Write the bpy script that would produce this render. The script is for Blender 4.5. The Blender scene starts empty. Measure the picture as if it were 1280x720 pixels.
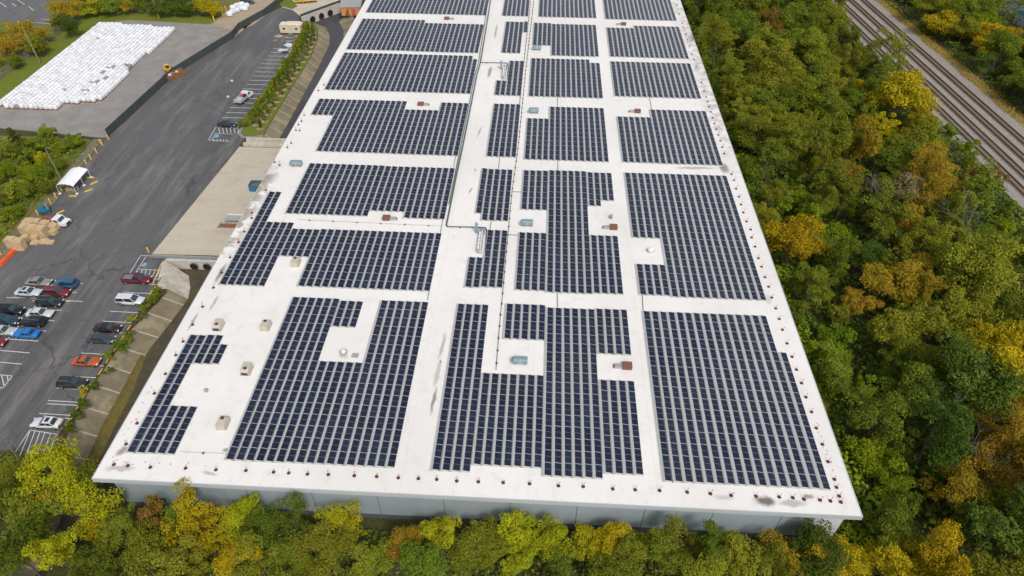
import bpy, bmesh, math, random
import numpy as np
from mathutils import Vector, Matrix
from mathutils.geometry import delaunay_2d_cdt

SC = bpy.context.scene
COL = SC.collection
rad = math.radians
# ------------------------------------------------------------------ camera
CAM_H = 90.0
YAW, PITCH, ROLL, FPX = -0.04813766, 0.74376708, 0.00589130, 853.0
fw = Vector((math.sin(YAW)*math.cos(PITCH), math.cos(YAW)*math.cos(PITCH), -math.sin(PITCH)))
rt = Vector((math.cos(YAW), -math.sin(YAW), 0))
upv = rt.cross(fw)
cR = math.cos(ROLL)*rt + math.sin(ROLL)*upv
cU = -math.sin(ROLL)*rt + math.cos(ROLL)*upv
cam_d = bpy.data.cameras.new('camera')
cam = bpy.data.objects.new('camera', cam_d); COL.objects.link(cam)
cam_d.sensor_width = 36.0; cam_d.lens = FPX/1280*36.0
cam_d.clip_start = 1.0; cam_d.clip_end = 5000
M3 = Matrix((cR, cU, -fw)).transposed()
cam.matrix_world = Matrix.Translation((0, 0, CAM_H)) @ M3.to_4x4()
SC.camera = cam
# ------------------------------------------------------------------ light
SUN_EL, SUN_AZ = rad(50), rad(152)      # azimuth measured from +Y (away from the camera) towards +X
world = bpy.data.worlds.new('World'); SC.world = world
world.use_nodes = True
wn = world.node_tree
bg = wn.nodes['Background']
sky = wn.nodes.new('ShaderNodeTexSky'); sky.sky_type = 'NISHITA'
sky.sun_disc = False; sky.sun_elevation = SUN_EL; sky.sun_rotation = SUN_AZ
sky.dust_density = 3.0; sky.air_density = 1.0
hs = wn.nodes.new('ShaderNodeHueSaturation'); hs.inputs['Saturation'].default_value = 0.55
wn.links.new(sky.outputs[0], hs.inputs['Color']); wn.links.new(hs.outputs[0], bg.inputs[0])
bg.inputs[1].default_value = 0.14
sun_d = bpy.data.lights.new('sun', 'SUN'); sun_d.energy = 1.5; sun_d.angle = rad(10)
sun_d.color = (1.0, 0.95, 0.87)
sun = bpy.data.objects.new('sun', sun_d); COL.objects.link(sun)
sdir = Vector((math.sin(SUN_AZ)*math.cos(SUN_EL), math.cos(SUN_AZ)*math.cos(SUN_EL), math.sin(SUN_EL)))
sun.rotation_euler = sdir.to_track_quat('Z', 'Y').to_euler()
SC.view_settings.view_transform = 'Standard'
SC.view_settings.look = 'None'
SC.view_settings.gamma = 1.0
SC.view_settings.use_curve_mapping = False
SC.view_settings.exposure = 0.2

RH = 9.2                                   # roof height
def g(px, py, z=0.0):
    """Where the sight line through a photograph pixel (1280x720) meets the horizontal plane at height z."""
    d = (px-640)/FPX*cR - (py-360)/FPX*cU + fw
    t = -(CAM_H-z)/d.z
    return (d.x*t, d.y*t)
def pix(x, y, z=0.0):
    q = Vector((x, y, z-CAM_H)); dz = q.dot(fw)
    return (640+FPX*q.dot(cR)/dz, 360-FPX*q.dot(cU)/dz)
# ------------------------------------------------------------------ materials
MATS = {}
class NT:
    def __init__(s, name):
        s.m = bpy.data.materials.new(name); s.m.use_nodes = True
        s.t = s.m.node_tree; s.b = s.t.nodes['Principled BSDF']
    def n(s, typ, **kw):
        nd = s.t.nodes.new(typ)
        for k, v in kw.items():
            if k.startswith('_'): setattr(nd, k[1:], v)
            else: nd.inputs[k.replace('_', ' ')].default_value = v
        return nd
    def l(s, a, b): s.t.links.new(a, b)
    def geo(s):
        if not hasattr(s, '_g'): s._g = s.n('ShaderNodeNewGeometry')
        return s._g.outputs['Position']
    def noise(s, scale, detail=4, rough=.6, vec=None, stretch=None):
        nd = s.n('ShaderNodeTexNoise', Scale=scale, Detail=detail, Roughness=rough)
        v = vec if vec is not None else s.geo()
        if stretch:
            mp = s.n('ShaderNodeMapping'); mp.inputs['Scale'].default_value = stretch
            s.l(v, mp.inputs['Vector']); v = mp.outputs[0]
        s.l(v, nd.inputs['Vector']); return nd.outputs['Fac']
    def ramp(s, fac, lo, hi, smooth=True):
        nd = s.n('ShaderNodeMapRange', From_Min=lo, From_Max=hi)
        if smooth: nd.interpolation_type = 'SMOOTHSTEP'
        s.l(fac, nd.inputs['Value']); return nd.outputs[0]
    def mix(s, fac, a, b):
        nd = s.n('ShaderNodeMix', _data_type='RGBA')
        for soc, v in ((nd.inputs[0], fac), (nd.inputs[6], a), (nd.inputs[7], b)):
            if hasattr(v, 'links') or isinstance(v, bpy.types.NodeSocket): s.l(v, soc)
            else: soc.default_value = v if not isinstance(v, tuple) else (*v, 1)
        return nd.outputs[2]
    def math(s, op, a, b=0.0, c=None):
        nd = s.n('ShaderNodeMath', _operation=op)
        for i, v in enumerate((a, b) if c is None else (a, b, c)):
            if isinstance(v, bpy.types.NodeSocket): s.l(v, nd.inputs[i])
            else: nd.inputs[i].default_value = v
        return nd.outputs[0]
    def sep(s, v=None):
        nd = s.n('ShaderNodeSeparateXYZ'); s.l(v if v is not None else s.geo(), nd.inputs[0]); return nd.outputs
    def color(s, c):
        if isinstance(c, bpy.types.NodeSocket): s.l(c, s.b.inputs['Base Color'])
        else: s.b.inputs['Base Color'].default_value = (*c, 1)
    def bump(s, fac, strength=.3, dist=.05):
        nd = s.n('ShaderNodeBump', Strength=strength, Distance=dist)
        s.l(fac, nd.inputs['Height']); s.l(nd.outputs[0], s.b.inputs['Normal'])

def mat(name, c, rough=.7, metal=0.0, var=.18, scale=1.5, spec=.5, bump=0):
    """Plain surface with a little procedural unevenness."""
    if name in MATS: return MATS[name]
    t = NT(name)
    f = t.noise(scale, 3)
    lo = tuple(x*(1-var) for x in c); hi = tuple(min(1, x*(1+var)) for x in c)
    t.color(t.mix(f, lo, hi))
    t.b.inputs['Roughness'].default_value = rough; t.b.inputs['Metallic'].default_value = metal
    t.b.inputs['Specular IOR Level'].default_value = spec
    if bump: t.bump(t.noise(scale*8, 3), bump)
    MATS[name] = t.m; return t.m

def ground_mat(name, cols, scales, rough=.9, stretch=None, grain=None, lo=.35, hi=.65):
    """Layered noise ground: cols = base + overlay colours, scales = one noise scale for each overlay."""
    t = NT(name); c = cols[0]
    for k, (cc, s) in enumerate(zip(cols[1:], scales)):
        f = t.ramp(t.noise(s, 5, .65, stretch=stretch if k % 2 == 0 else None), lo, hi)
        c = t.mix(f, c, cc)
    if grain:
        gn = t.noise(grain, 3, .7)
        c = t.mix(t.ramp(gn, .3, .75), c, tuple(x*.55 for x in cols[0]))
    t.color(c); t.b.inputs['Roughness'].default_value = rough
    t.b.inputs['Specular IOR Level'].default_value = .25
    MATS[name] = t.m; return t.m

# ------------------------------------------------------------------ mesh building
class MB:
    def __init__(s): s.v = []; s.f = []; s.mi = []
    def add(s, vs, fs, mi=0):
        o = len(s.v); s.v += [tuple(p) for p in vs]
        for f in fs: s.f.append(tuple(i+o for i in f)); s.mi.append(mi)
        return s
    def box(s, c, d, rz=0.0, mi=0, taper=1.0, tilt=None):
        x, y, z = d[0]/2, d[1]/2, d[2]/2
        pts = [Vector((sx*x*(taper if sz > 0 else 1), sy*y*(taper if sz > 0 else 1), sz*z)) for sz in (-1, 1) for sx, sy in ((-1,-1),(1,-1),(1,1),(-1,1))]
        R = Matrix.Rotation(rz, 3, 'Z')
        if tilt: R = R @ Matrix.Rotation(tilt[0], 3, tilt[1])
        s.add([R @ p + Vector(c) for p in pts], [(3,2,1,0),(4,5,6,7),(0,1,5,4),(1,2,6,5),(2,3,7,6),(3,0,4,7)], mi); return s
    def tube(s, p0, p1, r0, r1=None, n=8, mi=0, caps=True):
        r1 = r0 if r1 is None else r1
        p0, p1 = Vector(p0), Vector(p1); d = (p1-p0)
        if d.length < 1e-6: return s
        q = d.normalized().to_track_quat('Z', 'Y')
        vs = []
        for p, r in ((p0, r0), (p1, r1)):
            for i in range(n):
                a = 2*math.pi*i/n; vs.append(p + q @ Vector((math.cos(a)*r, math.sin(a)*r, 0)))
        fs = [(i, (i+1) % n, n+(i+1) % n, n+i) for i in range(n)]
        if caps: fs += [tuple(range(n-1, -1, -1)), tuple(range(n, 2*n))]
        s.add(vs, fs, mi); return s
    def path(s, pts, r, n=6, mi=0):
        for a, b in zip(pts[:-1], pts[1:]): s.tube(a, b, r, r, n, mi)
        return s
    def poly(s, pts, z, mi=0):
        s.add([(p[0], p[1], z) for p in pts], [tuple(range(len(pts)))], mi); return s
    def prism(s, pts, z0, z1, mi=0):
        n = len(pts)
        a = sum(pts[i][0]*pts[(i+1) % n][1]-pts[(i+1) % n][0]*pts[i][1] for i in range(n))
        if a < 0: pts = pts[::-1]
        vs = [(p[0], p[1], z0) for p in pts]+[(p[0], p[1], z1) for p in pts]
        s.add(vs, [tuple(range(n-1, -1, -1)), tuple(range(n, 2*n))]+[(i, (i+1) % n, n+(i+1) % n, n+i) for i in range(n)], mi); return s
    def quad(s, a, b, c, d, mi=0): s.add([a, b, c, d], [(0, 1, 2, 3)], mi); return s
    def loft(s, rings, mi=0, caps=True):
        n = len(rings[0]); vs = [p for r in rings for p in r]; fs = []
        for k in range(len(rings)-1):
            for i in range(n): fs.append((k*n+i, k*n+(i+1) % n, (k+1)*n+(i+1) % n, (k+1)*n+i))
        if caps: fs += [tuple(range(n-1, -1, -1)), tuple(range((len(rings)-1)*n, len(rings)*n))]
        s.add(vs, fs, mi); return s
    def mesh(s, name, mats, smooth=False):
        me = bpy.data.meshes.new(name); me.from_pydata(s.v, [], s.f)
        for m in (mats if isinstance(mats, (list, tuple)) else [mats]): me.materials.append(m)
        if any(s.mi): me.polygons.foreach_set('material_index', s.mi)
        if smooth: me.polygons.foreach_set('use_smooth', [True]*len(s.f))
        me.update(); return me
    def build(s, name, mats, parent=None, loc=None, rz=None, smooth=False):
        return obj(name, s.mesh(name, mats, smooth), parent, loc, rz)
def obj(name, me, parent=None, loc=None, rz=None):
    o = bpy.data.objects.new(name, me); COL.objects.link(o)
    if parent: o.parent = parent
    if loc is not None: o.location = loc
    if rz is not None: o.rotation_euler = (0, 0, rz)
    return o
def fixn(me):
    bm = bmesh.new(); bm.from_mesh(me); bmesh.ops.recalc_face_normals(bm, faces=bm.faces); bm.to_mesh(me); bm.free(); return me
def tag(o, label=None, cat=None, group=None, kind=None):
    if label: o['label'] = label
    if cat: o['category'] = cat
    if group: o['group'] = group
    if kind: o['kind'] = kind
    return o
def thing(name, label, cat, loc=(0, 0, 0), rz=0.0, group=None):
    o = bpy.data.objects.new(name, None); COL.objects.link(o); o.empty_display_size = .3
    o.location = loc; o.rotation_euler = (0, 0, rz); return tag(o, label, cat, group)
def dup(root, loc, rz=None, label=None, group=None, scale=None):
    r = root.copy(); COL.objects.link(r); r.location = loc
    if rz is not None: r.rotation_euler = (0, 0, rz)
    if scale: r.scale = scale
    if label: r['label'] = label
    if group: r['group'] = group
    for ch in list(root.children):
        c = ch.copy(); COL.objects.link(c); c.parent = r
        for gc in ch.children:
            d = gc.copy(); COL.objects.link(d); d.parent = c
    return r
def struct(o): o['kind'] = 'structure'; return o
def sheet(name, pts, z, m, parent=None):
    if sum(pts[i-1][0]*pts[i][1]-pts[i][0]*pts[i-1][1] for i in range(len(pts))) < 0: pts = pts[::-1]
    o = MB().poly(pts, z).build(name, m, parent)
    return o if parent else struct(o)
rng = random.Random(7)
def U(a, b): return rng.uniform(a, b)
# ================================================================== GROUND
M_soil = ground_mat('forest_soil', [(.055,.065,.016),(.065,.085,.018),(.10,.085,.035)], [.12,.5], grain=3)
M_grass = ground_mat('mown_grass', [(.15,.20,.016),(.12,.17,.013),(.21,.21,.035)], [.25,.9], grain=6)
M_strip = ground_mat('strip_grass', [(.15,.21,.02),(.115,.165,.018),(.21,.21,.05)], [.3,.9], grain=6)
M_rough = ground_mat('rough_grass', [(.17,.165,.04),(.11,.135,.02),(.24,.205,.07)], [.15,.5], grain=4)
M_asph = None
def asphalt(name, base, dust_sheen, dark, seed):
    t = NT(name)
    v = t.geo()
    f1 = t.ramp(t.noise(.035, 5, .6, stretch=(1.6, .6, 1)), .38, .66)
    f2 = t.ramp(t.noise(.11, 6, .7, stretch=(3.2, .45, 1)), .45, .72)
    f3 = t.ramp(t.noise(.5, 5, .7), .5, .75)
    f4 = t.math('MULTIPLY', t.ramp(t.noise(.3, 4, .6, stretch=(3.2, .16, 1)), .56, .7), .28)
    c = t.mix(t.math('MULTIPLY', f1, .8), base, dark)
    c = t.mix(t.math('MULTIPLY', f2, .75), c, dust_sheen)
    c = t.mix(t.math('MULTIPLY', f3, .25), c, dust_sheen)
    c = t.mix(f4, c, dust_sheen)
    c = t.mix(t.math('MULTIPLY', t.ramp(t.noise(9, 2), .55, .8), .3), c, tuple(x*.5 for x in base))
    xx, yy, zz_ = t.sep()
    lane = t.ramp(t.math('ABSOLUTE', t.math('SUBTRACT', t.math('FRACT', t.math('DIVIDE', t.math('ADD', xx, t.math('MULTIPLY', t.noise(.2, 2), .5)), 4.3)), .5)), .475, .495)
    c = t.mix(t.math('MULTIPLY', lane, .3), c, tuple(x*.5 for x in base))
    vo = t.n('ShaderNodeTexVoronoi', _feature='DISTANCE_TO_EDGE', Scale=.09); nz = t.n('ShaderNodeTexNoise', Scale=.35, Detail=4)
    vm = t.n('ShaderNodeVectorMath', _operation='MULTIPLY_ADD'); t.l(v, nz.inputs['Vector']); t.l(nz.outputs['Color'], vm.inputs[0]); vm.inputs[1].default_value = (5, 5, 0); t.l(v, vm.inputs[2]); t.l(vm.outputs[0], vo.inputs['Vector'])
    crack = t.math('MULTIPLY', t.ramp(vo.outputs['Distance'], .014, .004), t.ramp(t.noise(.05, 2), .45, .55))
    c = t.mix(t.math('MULTIPLY', crack, .55), c, tuple(x*.4 for x in base))
    oil = t.math('MULTIPLY', t.ramp(t.noise(.55, 3, .5), .66, .74), .5)
    c = t.mix(oil, c, tuple(x*.55 for x in base))
    t.color(c); t.b.inputs['Roughness'].default_value = .88; t.b.inputs['Specular IOR Level'].default_value = .3
    MATS[name] = t.m; return t.m
M_asph = asphalt('worn_asphalt', (.112,.112,.115), (.205,.19,.168), (.08,.081,.085), 1)
M_asph2 = asphalt('far_asphalt', (.13,.135,.135), (.19,.18,.165), (.1,.105,.11), 2)
M_gravel = ground_mat('grey_gravel', [(.33,.31,.285),(.38,.36,.33),(.27,.25,.225)], [.06,.25], grain=7, stretch=(2,.5,1))
M_sand = ground_mat('tan_sand', [(.42,.33,.23),(.5,.41,.3)], [.3], grain=5)
M_conc = ground_mat('dusty_concrete', [(.60,.53,.415),(.66,.59,.48),(.49,.425,.32),(.62,.55,.435)], [.08,.2,.6], stretch=(.25,2.2,1), grain=8, lo=.42, hi=.68)
M_conc2 = ground_mat('pale_concrete', [(.5,.46,.38),(.56,.52,.45),(.4,.36,.29)], [.3,.8])
M_mulch = ground_mat('brown_mulch', [(.1,.062,.042),(.14,.09,.06),(.07,.045,.03)], [.5,2], grain=9)
M_verge = ground_mat('stony_verge', [(.19,.17,.115),(.12,.12,.055),(.27,.24,.19)], [.3,.9], grain=6)
M_ballast = ground_mat('track_ballast', [(.37,.335,.29),(.43,.395,.35),(.29,.255,.215)], [.2,1.1], grain=8)
M_ditch = ground_mat('ditch_bed', [(.085,.072,.05),(.06,.055,.045),(.125,.1,.045)], [.2,.6], grain=6, stretch=(2,.4,1))
M_drygrass = ground_mat('dry_grass', [(.3,.22,.07),(.2,.17,.045),(.36,.28,.12)], [.4,1.5], grain=5)

near_top = [(-75.3,101.85), g(202,343), g(209,361), g(190,385), g(170,405), g(140,448), g(110,492), g(84,545), g(66,603), (-69.5,42), (-69,28)]
near_hole = near_top + [(-64,28), (-63.5,44), (-57.3,49.0), (-57.3,near_top[0][1])]
far_top = [(-71.2,149.9), (-71.5,159), (-71.6,170), (-71.8,184), (-71.7,198), (-73.2,212), (-75.4,220.5), (-78.2,225.5)]
hw0, hw1 = g(377,24,.5), g(425,6.5,.5)         # far headwall line
far_hole = far_top + [hw0, hw1, (-64,235), (-57.3,226), (-57.3,149.9)]
outer = [(-900,-250), (900,-250), (900,1500), (-900,1500)]
def ring(n, o): return [(o+i, o+(i+1) % n) for i in range(n)]
vv = outer+near_hole+far_hole
ee = ring(4, 0)+ring(len(near_hole), 4)+ring(len(far_hole), 4+len(near_hole))
cv, ce, cf, *_ = delaunay_2d_cdt([Vector(p) for p in vv], ee, [], 0, 1e-4)
def inside(p, poly):
    r = False; j = len(poly)-1
    for i in range(len(poly)):
        if (poly[i][1] > p[1]) != (poly[j][1] > p[1]) and p[0] < (poly[j][0]-poly[i][0])*(p[1]-poly[i][1])/(poly[j][1]-poly[i][1])+poly[i][0]: r = not r
        j = i
    return r
gm = MB(); fs = []
for f in cf:
    c = sum((cv[i] for i in f), Vector((0, 0)))/len(f)
    if not inside(c, near_hole) and not inside(c, far_hole): fs.append(tuple(f))
gm.add([(p.x, p.y, 0) for p in cv], fs)
struct(gm.build('ground', M_soil))

# mown and rough grass to the left
sheet('rough_meadow', [(-320,150), (-116,147.5), (-111.4,146), (-111.0,97), (-112,60), (-320,60)], .004, M_rough)
sheet('rough_bank', [(-320,150.2), (-142.5,150.2), (-142.6,223.8), (-108,222.4), (-92,250), (-80,330), (-320,330)], .004, M_rough)
sheet('grass_lawn', [(-156.5,158), (-148.6,158), (-148.6,221.2), (-141.4,224.4), g(255,31), g(262,31), g(272,22), g(255,20), g(200,16), g(135,14), (-157.5,232)], .008, M_grass)
# gravel storage yard
sheet('gravel_yard', [(-156,152.4), (-148.3,152.2), (-112,148.2), (-110.6,148.6), (-110.2,156), (-108.6,184), (-100.7,211.5), g(303,39), g(268,28), g(262,30.5), (-112,221.8), (-141.2,224.0), (-148.2,220.8), (-148.4,158.2), (-158,158.2)], .012, M_gravel)
sheet('sand_patch', [g(265,30), g(300,41), g(342,6), g(352,-6), g(312,-6), g(290,8)], .016, M_sand)
sheet('sand_verge', [g(297,33), g(332,19), g(318,30), g(306,36)], .016, M_sand)
# parking lot
lot_pts = [(-108.2,60), (-108.0,100), (-108.4,121), (-110,134), (-110.9,148.2), (-110.0,156), (-108.4,184), (-100.5,211), g(330,19.5), g(352,9), g(366,13), g(372,19), (-82.5,226), (-80.6,221), (-79.3,205), (-78.9,190), (-78.6,165), (-78.4,152.6), (-76.0,150.0), (-75.6,146.2), (-79.0,103.7), (-79.0,102.6), (-75.4,102.6), (-75.4,101.8), (-74.6,97), (-74.2,93), (-74.2,56.5), (-85,56.2), (-108.2,58)]
lot = sheet('parking_lot', lot_pts, .012, M_asph)
sheet('access_road', [g(352,8.8), g(366,12.8), g(373,18.5), g(377,23), g(426,5), g(470,-14), g(380,-14)], .014, M_conc)
sheet('grass_corner', [g(343,-2), g(352,8), g(365,11.5), g(372,8), g(362,-4)], .018, M_strip)
sheet('stony_verge', [(-111.4,60), (-111.2,97), (-111.3,120), (-112.6,134), (-113.8,147.6), (-111.2,147.6), (-110.2,134), (-108.6,121), (-108.2,100), (-108.4,60)], .008, M_verge)
sheet('loading_apron', [(-79.0,103.8), (-57.3,104.2), (-57.3,146.0), (-75.6,146.0)], .016, M_conc)
sheet('bridge_deck', [(-74.8,146.2), (-57.3,146.2), (-57.3,149.8), (-74.8,149.8)], .012, M_conc2)
sheet('culvert_deck', [(-79,102.5), (-57.3,102.5), (-57.3,103.7), (-79,103.7)], .012, M_conc2)
sheet('mulch_bed', [g(199,357), g(207,358), g(209,365), (-72.6,85.5), (-74.0,79), (-74.1,68), (-73.3,62), (-72,54), (-74.0,54), (-74.1,93)], .016, M_mulch)
sheet('planting_strip', [(-77.6,153.0), (-76.2,151.4), (-73.6,151.5), (-71.5,152.4), (-71.7,160), (-71.8,170), (-72.0,184), (-71.9,198), (-73.4,212), (-75.6,220.4), (-78.4,225.6), (-82.0,226), (-80.4,221), (-79.1,205), (-78.7,190), (-78.0,165)], .02, M_strip)
sheet('gutter_strip', [(-78.6,152.6), (-76.4,150.2), (-71.3,150.2), (-71.5,152.3), (-73.6,151.4), (-76.3,151.3), (-77.7,153), (-78.1,165), (-78.8,190), (-79.2,205), (-79.8,207), (-80.0,205), (-79.3,190), (-78.9,165)], .016, M_gravel)
# far lots
sheet('street_lot', [g(-60,-30), g(50,-30), g(58,0), g(61,20), g(52,38), g(36,32), g(0,25), g(-60,20)], .02, M_asph2)
lotL = bpy.data.objects['street_lot']
sheet('office_lot', [g(1249,-12), g(1300,-20), g(1310,22), g(1276,20), g(1250,13)], .02, M_asph2)

# ditch beds and linings
def lining_mat():
    t = NT('lining_concrete')
    y = t.sep()[1]
    fr = t.math('FRACT', t.math('DIVIDE', y, 4.35))
    edge = t.math('ABSOLUTE', t.math('SUBTRACT', fr, .5))
    joint = t.ramp(edge, .455, .485)
    pan = t.math('FLOOR', t.math('DIVIDE', y, 4.35))
    wn_ = t.n('ShaderNodeTexWhiteNoise', _noise_dimensions='1D'); t.l(pan, wn_.inputs['W'])
    base = t.mix(wn_.outputs['Value'], (.225,.185,.115), (.295,.25,.16))
    st = t.ramp(t.noise(.35, 6, .65), .38, .62)
    c = t.mix(t.math('MULTIPLY', st, .75), base, (.15,.128,.08))
    c = t.mix(t.math('MULTIPLY', t.ramp(t.noise(1.4, 5, .7), .5, .75), .35), c, (.13,.115,.075))
    c = t.mix(t.math('MULTIPLY', joint, .8), c, (.46,.41,.31))
    t.color(c); t.b.inputs['Roughness'].default_value = .92
    return t.m
M_lining = lining_mat()
ZB = -2.0
def strip(name, top, bot, m):
    mb = MB()
    for k in range(len(top)-1):
        a, b, c, d = top[k], top[k+1], bot[k+1], bot[k]
        mb.quad((*a, .02), (*b, .02), (*c, ZB+.05), (*d, ZB+.05))
        mb.quad((*d, ZB+.05), (*c, ZB+.05), (*c, ZB-.4), (*d, ZB-.4))
    o = mb.build(name, m); fixn(o.data); return o
struct(sheet('ditch_bed', [near_hole[0], *near_top[1:], (-64,28), (-63.5,44), (-57.3,49), (-57.3,near_top[0][1])], ZB, M_ditch))
nt = near_top[2:]
nb = [g(235,374,ZB), g(212,405,ZB), g(188,435,ZB), g(160,478,ZB), g(132,527,ZB), g(108,575,ZB), g(88,618,ZB), (-66.8,42), (-66.2,28)]
struct(strip('ditch_lining', nt, nb, M_lining))
# smooth concrete chute beside the near headwall
ch_top = [near_top[0], near_top[1], near_top[2]]
ch_bot = [g(236,345,ZB), g(238,360,ZB), nb[0]]
struct(strip('concrete_chute', ch_top, ch_bot, M_conc2))
sheet('chute_shoulder', [(-75.9,101.8), near_top[0], near_top[1], near_top[2], (-73.4,93.4), (-74.6,97)], .02, M_conc2)
# grassy hump on the ditch bed
M_hump = ground_mat('ditch_grass', [(.17,.13,.03),(.11,.095,.025),(.22,.17,.05)], [.4,1.2], grain=7)
mb = MB(); hl = [g(172,445,ZB), g(150,490,ZB), g(128,530,ZB), g(112,570,ZB), g(100,600,ZB)]; hr = [g(183,445,ZB), g(166,490,ZB), g(143,535,ZB), g(124,575,ZB), g(108,605,ZB)]
for k in range(4):
    m0 = [(hl[j][0]*.5+hr[j][0]*.5, hl[j][1]*.5+hr[j][1]*.5, ZB+.45) for j in (k, k+1)]
    mb.quad((*hl[k], ZB+.1), m0[0], m0[1], (*hl[k+1], ZB+.1)); mb.quad(m0[0], (*hr[k], ZB-.02), (*hr[k+1], ZB-.02), m0[1])
o = struct(mb.build('ditch_bank', M_hump)); fixn(o.data)
sheet('channel_bed', far_hole, ZB, asphalt('wet_channel', (.075,.075,.078), (.11,.105,.1), (.05,.05,.055), 3))
fb = [(-68.4,149.9), (-68.3,159), (-68.6,170), (-69.0,184), (-69.2,198), (-69.9,212), (-71.6,220), (-74.6,226.5)]
struct(strip('channel_lining', far_top, fb, M_lining))
struct(strip('channel_far_lining', [(-68,236), (-64.5,228), (-62.6,216), (-61.0,204)], [(-71.5,232), (-68.2,225), (-65.8,215), (-64.0,203)], M_lining))
# vertical concrete faces: headwalls with round culvert mouths
M_head = ground_mat('headwall_concrete', [(.55,.52,.46),(.47,.43,.36)], [.5])
M_pipe = mat('culvert_steel', (.16,.15,.14), .6, .4)
M_black = mat('dark_void', (.012,.012,.013), .9)
def headwall(name, label, a, b, holes, ztop=.06, th=.5, r=.85):
    a, b = Vector((*a, 0)), Vector((*b, 0)); d = (b-a); L = d.length; rz = math.atan2(d.y, d.x)
    t = thing(name, label, 'headwall', (a.x, a.y, 0), rz)
    mb = MB(); mb.box((L/2, th/2, (ztop+ZB-.3)/2), (L, th, ztop-ZB+.3)); mb.box((L/2, th/2-.05, ztop+.08), (L+.1, th+.12, .15))
    mb.build('wall_face', M_head, t)
    for h in holes:
        p = MB(); n = 20
        out = [(h+math.cos(2*math.pi*i/n)*r, -.28, ZB+r+.05+math.sin(2*math.pi*i/n)*r) for i in range(n)]
        inn = [(h+math.cos(2*math.pi*i/n)*r*.86, -.28, ZB+r+.05+math.sin(2*math.pi*i/n)*r*.86) for i in range(n)]
        back = [(x, .0-.02, z) for x, y, z in out]
        for i in range(n):
            j = (i+1) % n
            p.quad(out[i], out[j], inn[j], inn[i]); p.quad(back[i], back[j], out[j], out[i])
            p.quad(inn[i], inn[j], (inn[j][0], -.015, inn[j][2]), (inn[i][0], -.015, inn[i][2]), 1)
        p.add([(x, -.012, z) for x, y, z in inn], [tuple(range(n))], 1)
        p.build('culvert_pipe', [M_pipe, M_black], t)
    return t
headwall('culvert_headwall', 'pale concrete headwall with two round culvert mouths beside the steel guardrail', (-75.3,101.86), (-57.4,101.86), [75.3-69.7, 75.3-67.0])
headwall('culvert_headwall', 'white concrete headwall with three round culvert mouths below dark railing', hw0, hw1, [4.2, 8.0, 11.8], ztop=1.0, r=1.15)
mb = MB(); mb.box((-66.0,149.9,(ZB+.02)/2-.1), (17.2,.3,-ZB-.1)); o = mb.build('culvert_headwall', M_head); tag(o, 'low concrete headwall under the bridge kerb at the loading apron', 'headwall')
# kerbs of the little bridge: two raised beams with a dark slot between
for nm, y, lab in (('bridge_kerb', 149.1, 'far raised concrete kerb beam of the culvert bridge'), ('bridge_kerb', 146.7, 'near raised concrete kerb beam of the culvert bridge')):
    mb = MB(); mb.box((-66.2,y,.36), (17.0,.8,.7)); tag(mb.build(nm, M_conc2), lab, 'kerb')
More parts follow.
